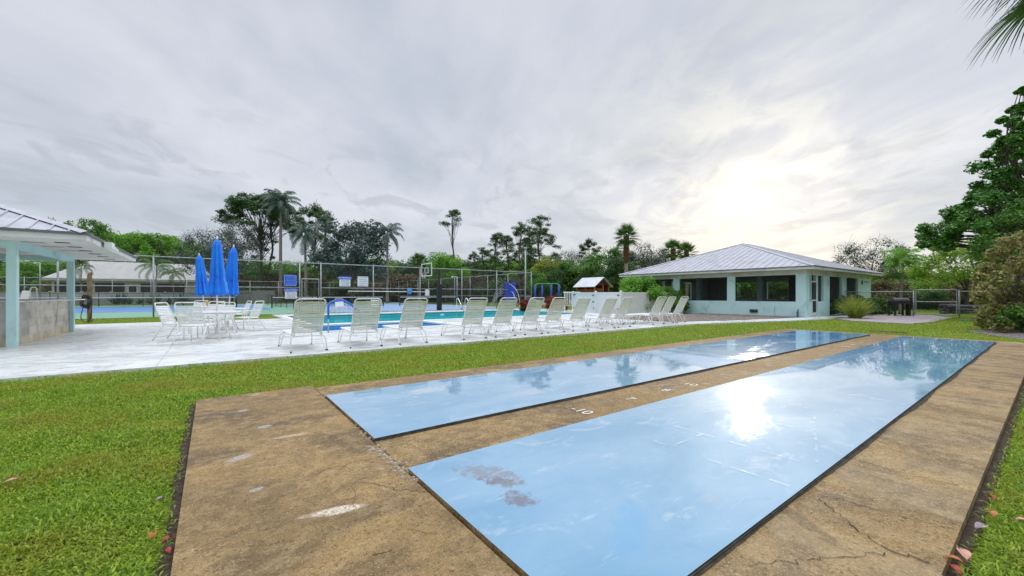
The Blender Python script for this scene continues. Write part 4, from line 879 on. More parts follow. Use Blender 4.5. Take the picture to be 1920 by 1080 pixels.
# playhouse
def playhouse():
    x, y = AT(1128, 38); t = thing('playhouse', 'small orange wooden playhouse with a pale tin gable roof', 'playhouse', (x, y, 0)); Mo = M('orange_stained_wood', (.42, .17, .04), (.28, .10, .025), 5, .7); Mr = M('red_brown_board', (.13, .03, .02), (.09, .02, .015), 5, .7)
    W, L, h0, h1, hr = 2.3, 2.6, .9, 2.35, 3.1
    for (a, b) in ((-W/2, 0), (W/2, 0), (-W/2, L), (W/2, L), (-W/2, L/2), (.2, 0)): mb = MB(); mb.box(a-.06, a+.06, b-.06, b+.06, 0, h1); mb.build('corner_post', Mo, t)
    mb = MB(); mb.box(-W/2-.1, W/2+.1, -.1, L+.1, h0-.1, h0); mb.build('deck', Mo, t)
    mb = MB()
    for i in range(13): yy = .12+i*(L-.2)/12; mb.box(-W/2-.02, -W/2+.02, yy, yy+.09, h0, 1.95)
    for i in range(5): xx = -W/2+.1+i*.24; mb.box(xx, xx+.10, -.02, .02, h0, 2.0)
    mb.box(.26, W/2-.06, -.015, .02, 1.0, 1.5); mb.build('slat_wall', Mo, t)
    mb = MB(); mb.box(-W/2+.06, W/2-.06, L-.03, L, h0, h1); mb.box(W/2-.03, W/2, .06, L-.06, h0, h1); mb.build('back_wall', Mr, t)
    mb = MB(); mb.add([(-W/2-.05, -.05, h1), (W/2+.05, -.05, h1), (0, -.05, hr-.05), (-W/2-.05, 0, h1), (W/2+.05, 0, h1), (0, 0, hr-.05)], [(0, 1, 2), (5, 4, 3), (0, 2, 5, 3), (1, 4, 5, 2), (0, 3, 4, 1)]); mb.build('gable', Mr, t)
    mb = MB(); e = W/2+.35; dz = (hr-h1)/(W/2)*.35
    for s_ in (-1, 1): mb.add([(0, -.35, hr), (0, L+.3, hr), (s_*e, L+.3, h1-dz), (s_*e, -.35, h1-dz), (0, -.35, hr+.05), (0, L+.3, hr+.05), (s_*e, L+.3, h1-dz+.05), (s_*e, -.35, h1-dz+.05)], [(0, 1, 2, 3), (7, 6, 5, 4), (0, 3, 7, 4), (3, 2, 6, 7), (1, 5, 6, 2)])
    t.scale = (.86, .86, .93)
    mb.build('roof', M('pale_tin_roof', (.62, .63, .64), (.5, .5, .52), 3, .4, metal=.3), t)
playhouse()
Mpb = M('blue_play_plastic', (.02, .07, .45), (.015, .05, .35), 3, .35); Mpg = M('green_play_metal', (.08, .38, .18), None, 3, .4)
x, y = AT(957, 38); t = thing('climbing_wall', 'tall blue plastic climbing wall with pale curved rails on the playground', 'climbing frame', (x, y, 0), R(-36.5))
for s_ in (-1, 1): mb = MB(); mb.box(-.55 if s_ < 0 else .06, -.06 if s_ < 0 else .5, -.05, .05, .1, 2.45); mb.build('panel', Mpb, t, bevel=.03)
mb = MB(); mb.box(-.0595, .0595, -.03, .03, .1, 2.0); mb.build('panel', Mpb, t)
mb = MB(); mb.tube(smooth_path([(-.1, -.1, 2.3), (.4, -.5, 1.9), (.75, -.9, 1.2), (.85, -1.2, .1)]), .02, 8); mb.build('curved_rail', Mwhite, t, True); mb = MB(); mb.tube(smooth_path([(.1, -.1, 1.6), (.35, -.5, 1.2), (.5, -.8, .1)]), .02, 8); mb.build('curved_rail', Mwhite, t, True)
mb = MB()
for k in range(5): mb.tube(smooth_path([(-.6, -.2*k, 2.3-.2*k), (-1.3, -.25*k, 1.7-.2*k), (-1.9+.1*k, -.3*k, .2)]), .018, 6)
for k in range(4): mb.tube([(-.9-.3*k, 0, 1.9-.45*k), (-.9-.3*k, -1.0, 1.3-.35*k)], .018, 6)
mb.build('rope_net', Mgalv, t)
x, y = AT(1026, 40); t = thing('monkey_bars', 'playground frame with blue posts under green overhead bars', 'monkey bars', (x, y, 0), R(-36.5))
for xx in (-1.2, -.5, .4, 1.15): mb = MB(); mb.tube([(xx, 0, 0), (xx, 0, 2.25)], .10, 10); mb.build('post', Mpb, t, True)
mb = MB()
for yy in (-.4, .4): mb.tube(round_path([(-1.3, yy, 1.9), (-1.1, yy, 2.35), (1.1, yy, 2.35), (1.3, yy, 1.9)], .2), .04, 6)
for k in range(7): mb.tube([(-.95+k*.32, -.4, 2.35), (-.95+k*.32, .4, 2.35)], .025, 6)
mb.build('overhead_bars', Mpg, t, True)
x, y = AT(1007, 36); mb = MB(); mb.add([(-.9, -.25, .95), (.9, -.25, .25), (.9, .25, .25), (-.9, .25, .95), (-.9, -.3, 1.15), (.9, -.3, .45), (.9, .3, .45), (-.9, .3, 1.15)], [(0, 1, 2, 3), (3, 2, 1, 0), (0, 1, 5, 4), (3, 7, 6, 2)]); mb.box(-.95, -.9, -.3, .3, 0, 1.15); o = mb.build('slide', M('lavender_plastic', (.55, .52, .62), None, 3, .4)); o.location = (x, y, 0); o.rotation_euler = (0, 0, R(-36)); tag(o, 'low pale slide in front of the blue playground posts', 'slide')
x, y = AT(1073, 31); t = thing('garden_bench', 'white slatted garden bench left of the white privacy fence', 'bench', (x, y, 0), R(-36.5))
mb = MB(); [mb.box(-.62, .62, -.25+k*.12, -.16+k*.12, .44, .47) for k in range(4)]; mb.build('seat', Mwhite, t); mb = MB(); [mb.box(-.6+k*.13, -.55+k*.13, .24, .27, .5, 1.4) for k in range(10)]; mb.box(-.66, .66, .235, .275, 1.4, 1.5); mb.build('backrest', Mwhite, t)
for a in (-.6, .6):
    for b in (-.2, .24): mb = MB(); mb.box(a-.03, a+.03, b-.03, b+.03, 0, .44 if b < 0 else .5); mb.build('leg', Mwhite, t)
x, y = AT(1163, 25.0); mb = MB(); mb.lathe([(.10, 0), (.17, .07), (.17, .2), (.1, .3), (.03, .33)], 14); o = mb.build('pool_filter', M('grey_plastic', (.35, .36, .37), None, 5, .5), smooth=True); o.location = (20.6, 17.3, 0); tag(o, 'small grey tank on the deck against the white privacy fence', 'filter tank')
# smoker grill
x, y = AT(1686, 24.6); t = thing('barrel_grill', 'black barrel smoker grill on four legs on the paved patio', 'grill', (x, y, 0), R(-36.5))
mb = MB(); mb.box(-.5, .45, -.22, .22, .74, .90); mb.build('fire_tray', Mblackp, t, bevel=.02); mb = MB(); mb.prism([(0, 0)], 0, 0) if 0 else mb.add([(x_, .21*math.cos(a), .905+.17*math.sin(a)) for x_ in (-.49, .44) for a in np.linspace(0, math.pi, 11)], [tuple(range(10, -1, -1)), tuple(range(11, 22)), (0, 11, 21, 10)]+[(i, i+1, 12+i, 11+i) for i in range(10)]); mb.build('lid', M('grey_smoker_lid', (.13, .13, .14), (.08, .08, .085), 8, .35), t)
for a in (-.45, .4):
    for b in (-.2, .2): mb = MB(); mb.box(a-.045, a+.045, b-.03, b+.03, 0, .738); mb.build('leg', Mblackp, t)
mb = MB(); mb.box(-.5, .45, -.42, -.225, .70, .73); mb.build('shelf', Mblackp, t); mb = MB(); mb.box(.47, .60, -.10, .10, .0, 1.0); mb.build('fire_box', Mblackp, t)
# log pile beyond the fence
Mlog = M('grey_driftwood', (.13, .12, .13), (.06, .055, .055), 5, .9, bump=.5)
for i in range(9):
    bx, by = AT(1800+random.uniform(-6, 30), 27.2+.12*(i % 3)); r = random.uniform(.08, .13); L = random.uniform(2., 3.2); mb = MB()
    mb.tube([(-L/2, 0, 0), (-L*.1, random.uniform(-.08, .08), random.uniform(-.04, .06)), (L/2, 0, random.uniform(-.03, .06))], [r, r*.9, r*.7], 8); o = mb.build('log', Mlog, smooth=True)
    o.location = (bx, by, .08+.19*(i//3)); o.rotation_euler = (0, R(random.uniform(-4, 4)), R(-36.5+random.uniform(-10, 10)))
    tag(o, ('lowest layer', 'middle layer', 'top layer')[i//3].join(('grey weathered log in the ', ' of the pile, ')) + ('nearest', 'middle', 'farthest')[i % 3] + ' of its three', 'log', 'logs piled behind the garden fence')
# plank lying at the end of the lanes, flat board at the grass edge
for (p, q, lab) in (((1630, 620.5), (1702, 624.5), 'thin dark plank lying on the grass past the far lane end'),):
    a, b = G(*p), G(*q); L = math.hypot(b[0]-a[0], b[1]-a[1]); mb = MB(); mb.box(0, L, -.04, .04, 0, .03); o = mb.build('plank', Mwood); o.location = (a[0], a[1], .0); o.rotation_euler = (0, 0, math.atan2(b[1]-a[1], b[0]-a[0])); tag(o, lab, 'plank')
mb = MB(); mb.tube(smooth_path([(0, 0, 0), (.5, -.1, 0), (1.1, .02, 0), (1.6, -.06, 0)]), .025, 6); o = mb.build('green_hose', M('green_hose_rubber', (.05, .32, .24), None, 5, .4), smooth=True); x, y = G(1795, 600.5); o.location = (x, y, .01); o.rotation_euler = (0, 0, R(-36)); tag(o, 'short green garden hose lying at the patio corner', 'hose')

# ------------------------------------------------------------------ vegetation
Lf_dark = leafmat('dark_green_leaf', [(0.024, 0.070, 0.020), (0.050, 0.120, 0.027), (0.100, 0.200, 0.040)], .45, .25)
Lf_mid = leafmat('mid_green_leaf', [(0.048, 0.125, 0.023), (0.096, 0.230, 0.031), (0.192, 0.365, 0.048)], .5, .35)
Lf_bright = leafmat('bright_green_leaf', [(0.074, 0.221, 0.022), (0.147, 0.368, 0.028), (0.294, 0.515, 0.055)], .5, .42)
Lf_yel = leafmat('yellow_green_leaf', [(0.160, 0.224, 0.024), (0.272, 0.352, 0.040), (0.416, 0.416, 0.064)], .5, .4)
Lf_olive = leafmat('olive_brown_leaf', [(0.156, 0.109, 0.054), (0.201, 0.217, 0.046), (0.310, 0.343, 0.062), (0.465, 0.343, 0.201)], .5, .35)
Lf_brown = leafmat('brown_scrub_leaf', [(0.101, 0.076, 0.043), (0.169, 0.144, 0.051), (0.254, 0.169, 0.085), (0.119, 0.151, 0.034)], .7, .3)
Lf_grey = leafmat('grey_green_leaf', [(0.038, 0.058, 0.048), (0.077, 0.115, 0.086), (0.173, 0.230, 0.173)], .5, .25)
Lf_palm = leafmat('palm_frond_leaf', [(0.032, 0.088, 0.019), (0.072, 0.160, 0.032), (0.144, 0.256, 0.048)], .4, .3)
Lf_silver = leafmat('silver_palm_leaf', [(0.035, 0.063, 0.046), (0.081, 0.127, 0.092), (0.138, 0.196, 0.138)], .4, .3)
Lf_red = leafmat('croton_leaf', [(0.240, 0.018, 0.014), (0.384, 0.048, 0.024), (0.120, 0.024, 0.018), (0.300, 0.192, 0.036)], .45, .3)
Lf_grass = leafmat('fountain_grass_leaf', [(0.192, 0.264, 0.024), (0.312, 0.408, 0.048), (0.360, 0.336, 0.120)], .5, .4)
Mbark2 = M('pale_palm_bark', (.30, .27, .23), (.20, .17, .14), 7, .85, bump=.5, local=True); Mboot = M('red_brown_palm_boots', (.22, .10, .05), (.10, .05, .03), 9, .9, bump=.7, local=True)
Mtwig = M('grey_twig', (.11, .09, .07), (.06, .05, .04), 9, .9)
def leaves(C, Rr, n, size, g, flat=.75, up=.5, aspect=.55):
    "C (k,3) clump centres, Rr (k,) radii, n leaves per clump -> rhombic leaves scattered through each clump"
    k = len(C); idx = np.repeat(np.arange(k), n); m = len(idx)
    d = g.normal(size=(m, 3)); d /= np.linalg.norm(d, axis=1)[:, None]; rad = g.random(m)**.45
    P = C[idx]+d*(rad*Rr[idx])[:, None]*np.array([1, 1, flat])
    nz = g.normal(size=(m, 3)); nz[:, 2] = np.abs(nz[:, 2])+up; nz = nz*.7+d*.5; nz /= np.linalg.norm(nz, axis=1)[:, None]
    t = np.cross(nz, g.normal(size=(m, 3))); t /= np.linalg.norm(t, axis=1)[:, None]; b = np.cross(nz, t)
    s = size*(.6+.8*g.random(m))[:, None]
    V = np.stack([P-t*s*.5, P+b*s*.5*aspect, P+t*s*.5, P-b*s*.5*aspect], 1).reshape(-1, 3); return V
def branches(mb, base, C, g, r0, n_sub=.7, trunk_top=None, lean=(0, 0), twist=.12, seg=6):
    tt = Vector(trunk_top) if trunk_top is not None else Vector(C.mean(0))*.8
    bs = Vector(base); L = (tt-bs).length
    path = [bs+(tt-bs)*t+Vector((g.normal()*twist*L*.15*math.sin(t*3.1), g.normal()*twist*L*.15*math.sin(t*3.1), 0)) for t in np.linspace(0, 1, 7)]
    path = smooth_path(path, 3); m = len(path)
    mb.tube(path, [r0*(1.25-.25*min(1, i/3)) if i < 3 else r0*(1-.6*i/m) for i in range(m)], 8)
    for c in C:
        if g.random() > n_sub: continue
        c = Vector(c); i0 = int(m*min(.95, max(.30, .35+.6*(c.z-bs.z)/(C[:, 2].max()-bs.z+.01)*.8-g.random()*.2))); s = path[min(i0, m-1)]
        mid = (s+c)/2+Vector((g.normal()*.08, g.normal()*.08, .10))*(c-s).length; rr = r0*.30*(1-.5*i0/m)
        mb.tube(smooth_path([s, mid, c], 4), [rr*(1-.75*j/8) for j in range(9)], 5, False)
class Proto:
    def __init__(s, H, parts): s.H = H; s.parts = parts     # parts: (name, mesh)
def crown_proto(seed, H, clumps, nl, size, lmat, bark, r0, trunk_top=None, base=(0, 0, 0), flat=.75, up=.5, twigs=0, sub=.8, lmat2=None, aspect=.55):
    g = np.random.default_rng(seed); C = np.array([c[:3] for c in clumps], float); Rr = np.array([c[3] for c in clumps], float)
    mb = MB(); branches(mb, base, C, g, r0, sub, trunk_top)
    if twigs:
        for c, r in zip(C, Rr):
            for _ in range(twigs):
                d = g.normal(size=3); d /= np.linalg.norm(d); d[2] = abs(d[2])*.6+d[2]*.4; e = c+d*r*g.uniform(.8, 1.5); m_ = (c+e)/2+g.normal(size=3)*r*.12
                mb.tube([c, m_, e], [.022*H/8, .014*H/8, .006*H/8], 3, False)
    tm = mb.mesh('trunk'); tm.materials.append(bark); tm.polygons.foreach_set('use_smooth', [True]*len(tm.polygons))
    V = leaves(C, Rr, nl, size, g, flat, up, aspect); cm = npmesh('crown', V, 4); cm.materials.append(lmat)
    return Proto(H, [('trunk', tm), ('crown', cm)])
def put(pr, name, label, cat, px, Z, top=None, group=None, scale=None, rz=None, wide=1., xy=None, base=-.06):
    x, y = xy or AT(px, Z); s = scale or (HT(top, Z)-base)/pr.H
    o = thing(name, label, cat, (x, y, base), rz if rz is not None else random.uniform(0, 6.28), group); o.scale = (s*wide, s*wide, s)
    for nm, me in pr.parts: c = bpy.data.objects.new(nm, me); COL.objects.link(c); c.parent = o
    return o
def ell(g, n, cx, cy, cz, rx, ry, rz, cr, lo=-1., shell=.45):
    out = []
    while len(out) < n:
        d = g.normal(size=3); d /= np.linalg.norm(d)
        if d[2] < lo: continue
        r = shell+(1-shell)*g.random()**.6; out.append((cx+d[0]*rx*r, cy+d[1]*ry*r, cz+d[2]*rz*r, cr*g.uniform(.65, 1.3)))
    return out
g0 = np.random.default_rng(11)
def broad(seed, mt, H=8., n=34, size=.26, nl=230, wide=.42, zc=.60, cr=.13, sub=.6, tw=0):
    g = np.random.default_rng(seed); cl = ell(g, n, 0, 0, H*zc, H*wide, H*wide, H*(1-zc)*.88, H*cr, -.75)
    return crown_proto(seed, H, cl, nl, size, mt, Mbark, .018*H, (0, 0, H*zc), sub=sub, twigs=tw)
def bush(seed, mt, H=3., n=26, size=.16, nl=260, wide=.75, cr=.24, tw=3):
    g = np.random.default_rng(seed); cl = ell(g, n, 0, 0, H*.42, H*wide, H*wide, H*.45, H*cr, -.9, .3)
    return crown_proto(seed, H, cl, nl, size, mt, Mtwig, .02*H, (0, 0, H*.4), sub=.9, twigs=tw)
def pine(seed, H=16., n=44, size=.24, nl=150, mt=None, lo=.45, rad=.19):
    g = np.random.default_rng(seed); cl = []
    for i in range(n):
        u = g.random()**.8; z = H*(lo+(1-lo)*u*.97); r = H*rad*(1.15-.75*u)*g.uniform(.25, 1.1); a = g.uniform(0, 6.28); cl.append((r*math.cos(a), r*math.sin(a), z, H*.042*g.uniform(.6, 1.5)))
    cl.append((0, 0, H*.97, H*.04)); return crown_proto(seed, H, cl, nl, size, mt or Lf_dark, Mbark, .0125*H, (0, 0, H*.95), flat=.55, up=.2, twigs=2, aspect=.4)
def umbrella_pine(seed, H=16., n=52, size=.26, nl=190, mt=None, rx=.24, z0=.62):
    g = np.random.default_rng(seed); cl = []
    for i in range(n):
        a = g.uniform(0, 6.28); r = H*rx*g.random()**.5; z = H*(.95-.28*(r/(H*rx))**2*g.uniform(.5, 1.4)-.10*g.random())
        cl.append((r*math.cos(a), r*math.sin(a), max(z, H*z0), H*.05*g.uniform(.7, 1.4)))
    return crown_proto(seed, H, cl, nl, size, mt or Lf_dark, Mbark, .014*H, (0, 0, H*.72), flat=.5, up=.3, twigs=2, sub=1., aspect=.45)
def frond(mb_v, g, base, az, L, el, droop, nleaf, lw, ll, hang=.5, curl=None):
    "pinnate frond: arched rachis with paired leaflets, appended as quads"
    pts = []; p = np.array(base, float); e = el
    n = 10
    for i in range(n+1):
        pts.append(p.copy()); p = p+np.array([math.cos(az)*math.cos(e), math.sin(az)*math.cos(e), math.sin(e)])*L/n; e -= droop/n*(1+i*.15)
    pts = np.array(pts); side = np.array([-math.sin(az), math.cos(az), 0.])
    for i in range(n):   # rachis
        w_ = .022*L*(1-i/n*.8)*.5; mb_v.append([pts[i]-side*w_, pts[i]+side*w_, pts[i+1]+side*w_*.85, pts[i+1]-side*w_*.85])
    for k in range(nleaf):
        t = .14+.84*k/nleaf; f = t*n; i = min(int(f), n-1); q = pts[i]+(pts[i+1]-pts[i])*(f-i); tg = pts[i+1]-pts[i]; tg /= np.linalg.norm(tg)
        l = ll*math.sin(math.pi*min(1, .18+t*.82))**.6*g.uniform(.85, 1.1)
        for s in (-1, 1):
            d = side*s*.85+tg*.55+np.array([0, 0, -hang*g.uniform(.5, 1.2)]); d /= np.linalg.norm(d); wv = tg*lw
            m_ = q+d*l*.55; tip = q+d*l+np.array([0, 0, -l*.18*hang*2])
            mb_v.append([q-wv*.4, q+wv*.4, m_+wv*.5, m_-wv*.5]); mb_v.append([m_-wv*.5, m_+wv*.5, tip+wv*.08, tip-wv*.08])
def palm(seed, H=8., nf=16, L=2.8, lw=.05, ll=.7, mt=None, bark=None, r=.14, droop=1.6, hang=.5, nleaf=26, shaft=0, lowest=-.5, curve=.3, trunks=1):
    g = np.random.default_rng(seed); tm = MB(); Vs = []; sh = MB()
    for q in range(trunks):
        dx = g.normal()*curve*(1 if trunks > 1 else .6); dy = g.normal()*curve*.4; top = Vector((dx, dy, H-L*.62))
        if trunks > 1: top.z *= g.uniform(.8, 1)
        path = smooth_path([(q*.15, 0, 0), (q*.15+dx*.25, dy*.2, top.z*.4), (dx*.8, dy*.7, top.z*.8), top], 4); m_ = len(path)
        tm.tube(path, [r*(1.35 if i < 2 else 1.-.35*i/m_) for i in range(m_)], 10)
        if shaft: sh.tube([top, top+Vector((0, 0, shaft))], [r*.75, r*.4], 10); c = top+Vector((0, 0, shaft*.9))
        else: c = top
        for i in range(nf):
            u = i/(nf-1); el = R(80)-(R(80)-lowest)*u; frond(Vs, g, (c.x, c.y, c.z), i*2.4+g.uniform(-.2, .2), L*g.uniform(.85, 1.05), el, droop*g.uniform(.8, 1.15), nleaf, lw, ll, hang)
    a = tm.mesh('trunk'); a.materials.append(bark or Mbark2); a.polygons.foreach_set('use_smooth', [True]*len(a.polygons))
    c = npmesh('fronds', np.array(Vs).reshape(-1, 3), 4); c.materials.append(mt or Lf_palm); parts = [('trunk', a), ('fronds', c)]
    if shaft: s_ = sh.mesh('crownshaft'); s_.materials.append(M('green_crownshaft', (.12, .22, .06), (.10, .16, .05), 5, .4)); parts.append(('crownshaft', s_))
    return Proto(H, parts)
def fan_leaf(Vs, g, base, az, el, Ls, Lb, nb, wid, droop=.9):
    d = np.array([math.cos(az)*math.cos(el), math.sin(az)*math.cos(el), math.sin(el)]); side = np.array([-math.sin(az), math.cos(az), 0.]); nrm = np.cross(d, side)
    b = np.array(base, float); h = b+d*Ls-np.array([0, 0, Ls*.10])
    Vs.append([b-side*.015, b+side*.015, h+side*.012, h-side*.012])
    for k in range(nb):
        a = (k/(nb-1)-.5)*R(250); dd = d*math.cos(a)+side*math.sin(a)*.95; l = Lb*(1-.25*abs(a)/R(125))*g.uniform(.88, 1.06); wv = np.cross(dd, nrm); wv /= np.linalg.norm(wv)+1e-9
        q = h.copy(); e = dd.copy(); w0 = wid*.35; n = 5
        for j in range(n):
            e2 = e+np.array([0, 0, -droop*(j/n)**1.4*.8])+nrm*.0; e2 /= np.linalg.norm(e2); q2 = q+e2*l/n; w1 = wid*(1, 1, .8, .45, .08)[j]*.5
            Vs.append([q-wv*w0, q+wv*w0, q2+wv*w1, q2-wv*w1]); q, w0 = q2, w1
def sabal(seed, H=9., nf=34, Ls=.9, Lb=.95, nb=26, wid=.06, r=.2, boots=True, droop=.9, top=None, lo=-.75):
    g = np.random.default_rng(seed); ct = H-(Ls+Lb)*.80; tm = MB(); tm.tube(smooth_path([(0, 0, 0), (.05, .02, ct*.5), (0, 0, ct)], 5), [r*(1.2 if i < 1 else 1) for i in range(11)], 12)
    Vs = []
    for i in range(nf):
        u = i/(nf-1); fan_leaf(Vs, g, (0, 0, ct+.1), i*2.4+g.uniform(-.25, .25), R(82)-(R(82)-lo)*u**.9, Ls*g.uniform(.8, 1.1), Lb, nb, wid, droop)
    a = tm.mesh('trunk'); a.materials.append(Mbark2); c = npmesh('fronds', np.array(Vs).reshape(-1, 3), 4); c.materials.append(Lf_palm if seed < 75 else Lf_dark); parts = [('trunk', a), ('fronds', c)]
    if boots:
        bb = MB(); z = ct*.62
        while z < ct+.1:
            for k in range(6):
                a_ = k*1.05+z*3.1; q = Vector((math.cos(a_), math.sin(a_), 0)); s_ = Vector((-q.y, q.x, 0)); p0 = q*r*.8+Vector((0, 0, z)); p1 = q*(r*1.75)+Vector((0, 0, z+.38))
                bb.add([p0-s_*.09, p0+s_*.09, p1+s_*.05, p1-s_*.05, p0-s_*.09-q*.05, p0+s_*.09-q*.05, p1+s_*.05-q*.06, p1-s_*.05-q*.06], [(0, 1, 2, 3), (7, 6, 5, 4), (0, 3, 7, 4), (1, 5, 6, 2), (3, 2, 6, 7)])
            z += .17
        b_ = bb.mesh('old_leaf_bases'); b_.materials.append(Mboot); parts.append(('old_leaf_bases', b_))
    return Proto(H, parts)

# --- prototypes
P_broad = [broad(1, Lf_mid), broad(2, Lf_dark, wide=.46, zc=.58), broad(3, Lf_bright, wide=.5, zc=.62), broad(4, Lf_mid, n=28, wide=.38), broad(5, Lf_yel, wide=.45, nl=200)]
P_scrub = [bush(21, Lf_brown, 4., 30, .22, 200, .65, .2, 8), bush(22, Lf_brown, 4., 24, .24, 120, .6, .2, 12), bush(23, Lf_mid, 4., 30, .24, 220, .7, .2, 4)]
P_sparse = [broad(31, Lf_grey, 8., 44, .18, 130, .5, .62, .12, 1., 6), broad(32, Lf_olive, 8., 40, .17, 90, .5, .6, .12, 1., 8)]
P_pine = [pine(41), pine(42, n=34, rad=.17, lo=.55), pine(43, n=56, rad=.24, lo=.4), pine(44, n=17, lo=.80, rad=.13, nl=130)]
P_ump = [umbrella_pine(51, n=64, rx=.27, z0=.5), umbrella_pine(52, rx=.22, n=36)]
P_flat = [broad(53, Lf_bright, 9., 90, .24, 150, .60, .74, .085, 1.), broad(54, Lf_mid, 9., 80, .24, 150, .55, .72, .09, 1.)]
P_royal = [palm(61, 16., 22, 4.4, .10, .95, Lf_silver, None, .30, 1.15, .5, 30, 1.6, -.35), palm(62, 13., 20, 4.3, .10, .9, Lf_silver, None, .26, 1.3, .6, 28, 1.0, -.45)]
P_small = [palm(63, 6., 13, 2.9, .055, .6, Lf_palm, None, .10, 1.5, .55, 28, .7, -.05, .2), palm(64, 4.3, 12, 1.5, .05, .42, Lf_bright, None, .06, 1.3, .45, 20, .6, .15, .25, 2)]
P_sabal = [sabal(71), sabal(72, 8., 30)]

# --- individual trees, left to right
T = 'trees beyond the courts'
def tr(pr, px, Z, top, lab, name='tree', wide=1., rz=None, cat='tree'): return put(pr, name, lab, cat, px, Z, top, T, wide=wide, rz=rz)
tr(P_flat[1], 150, 72, 403, 'broad dark topped tree rising just behind the pavilion roof corner', 'broad_tree', .75)
tr(P_flat[0], 222, 80, 432, 'flat crowned bright green tree right of the pavilion roof corner', 'flat_crowned_tree', .9)
tr(P_flat[0], 290, 76, 436, 'widest flat crowned bright green tree above the long house', 'flat_crowned_tree', .95)
tr(P_flat[1], 345, 82, 446, 'flat crowned green tree left of the blue umbrellas', 'flat_crowned_tree', .8)
tr(P_sparse[0], 398, 62, 428, 'thin twiggy tree directly behind the umbrellas', 'sparse_tree', .8); tr(P_sparse[0], 440, 66, 412, 'thin twiggy tree right of the umbrellas, under the tall pines', 'sparse_tree', .7)
tr(P_ump[0], 488, 74, 349, 'tallest spreading pine, left one of the tall group', 'pine_tree', 1.15); tr(P_pine[2], 512, 78, 358, 'tall pine with two limbs behind the royal palm', 'pine_tree', .9)
tr(P_royal[0], 526, 70, 366, 'tallest royal palm with silver fronds among the tall pines', 'royal_palm', .85, cat='palm')
tr(P_ump[1], 590, 72, 376, 'umbrella topped pine right of the tall royal palm', 'pine_tree', .95); tr(P_pine[0], 612, 80, 405, 'dark pine with long side branches at the right of the tall group', 'pine_tree', .8)
tr(P_royal[1], 574, 64, 420, 'drooping green palm below the umbrella topped pine', 'royal_palm', .9, cat='palm')
P_bushy = broad(8, Lf_grey, 8., 44, .24, 260, .40, .58, .12); tr(P_bushy, 660, 62, 402, 'rounded dark grey green tree with dense foliage', 'bushy_tree', 1.)
tr(P_royal[1], 726, 62, 418, 'lone palm right of the rounded dark tree', 'royal_palm', .8, cat='palm')
tr(P_sabal[1], 786, 62, 474, 'small fan palm left of the bright green tree', 'fan_palm', 1.1, cat='palm'); tr(P_broad[2], 836, 66, 468, 'bright green bushy tree under the lone thin pine', 'broad_tree', .9)
tr(P_pine[3], 849, 72, 394, 'lone thin pine with a small high crown on a bare trunk', 'pine_tree', .95)
tr(P_pine[1], 888, 70, 470, 'short pine with open crown left of the tall trio', 'pine_tree', 1.); tr(P_pine[0], 930, 66, 436, 'pine of middle height, left of the tall trio', 'pine_tree', .9)
tr(P_pine[1], 975, 64, 414, 'slim leaning pine in the middle of the trio', 'pine_tree', .95); tr(P_pine[2], 1012, 66, 403, 'tallest pine of the trio with wide side branches', 'pine_tree', 1.)
tr(P_pine[1], 906, 68, 462, 'low open pine just right of the bright green tree group', 'pine_tree', 1.2); tr(P_pine[0], 950, 70, 440, 'open pine between the middle height pine and the trio', 'pine_tree', 1.1); tr(P_pine[2], 993, 70, 424, 'dense pine filling the gap inside the trio', 'pine_tree', .9)
tr(P_ump[1], 1040, 72, 470, 'low round topped pine right of the tallest trio pine', 'pine_tree', 1.2); tr(P_sparse[0], 1065, 62, 468, 'airy dark tree left of the small umbrella topped pine', 'sparse_tree', .9); tr(P_broad[1], 1198, 58, 470, 'dark leafy tree just right of the tall fan palm', 'broad_tree', .9)
tr(P_broad[4], 1035, 60, 478, 'yellow green tree behind the blue play posts', 'broad_tree', 1.1); tr(P_broad[0], 1075, 58, 482, 'green rounded tree above the playhouse roof, left', 'broad_tree', 1.)
tr(P_ump[1], 1105, 66, 443, 'small umbrella topped pine above the playhouse', 'pine_tree', .9); tr(P_broad[3], 1138, 54, 462, 'green tree between the playhouse and the big fan palm', 'broad_tree', 1.1)
tr(P_broad[1], 1160, 50, 480, 'dark green tree behind the left end of the clubhouse roof', 'broad_tree', 1.)
tr(P_sabal[0], 1174, 46, 420, 'tall fan palm with a red brown trunk beside the clubhouse roof', 'fan_palm', 1.0, cat='palm')
tr(P_sparse[0], 1205, 56, 455, 'airy tree behind the clubhouse roof, left', 'sparse_tree', .9); tr(P_sparse[0], 1235, 60, 468, 'low airy tree just left of the twin fan palms', 'sparse_tree', .9)
tr(P_sabal[1], 1262, 50, 448, 'left one of the twin fan palms over the clubhouse roof', 'fan_palm', .95, cat='palm'); tr(P_sabal[1], 1287, 53, 453, 'right one of the twin fan palms over the clubhouse roof', 'fan_palm', .95, cat='palm')
tr(P_sparse[1], 1318, 62, 471, 'small dark tree top showing over the clubhouse roof slope', 'sparse_tree', .7)
tr(P_sparse[0], 1635, 46, 446, 'leaning airy tree right of the clubhouse roof', 'sparse_tree', .95); tr(P_sparse[1], 1690, 50, 470, 'thin twiggy tree behind the small palm', 'sparse_tree', .7)
tr(P_small[1], 1689, 26.6, 470, 'small twin stemmed palm behind the barrel grill', 'small_palm', 1., cat='palm', rz=.6)
tr(P_small[0], 290, 50, 483, 'young palm with wide arching fronds in front of the long house', 'young_palm', 1., cat='palm'); tr(P_small[0], 326, 56, 501, 'smaller young palm before the long house, right', 'young_palm', .9, cat='palm'); tr(P_small[0], 152, 58, 486, 'young palm with a curved trunk seen past the pavilion post', 'young_palm', .7, cat='palm')
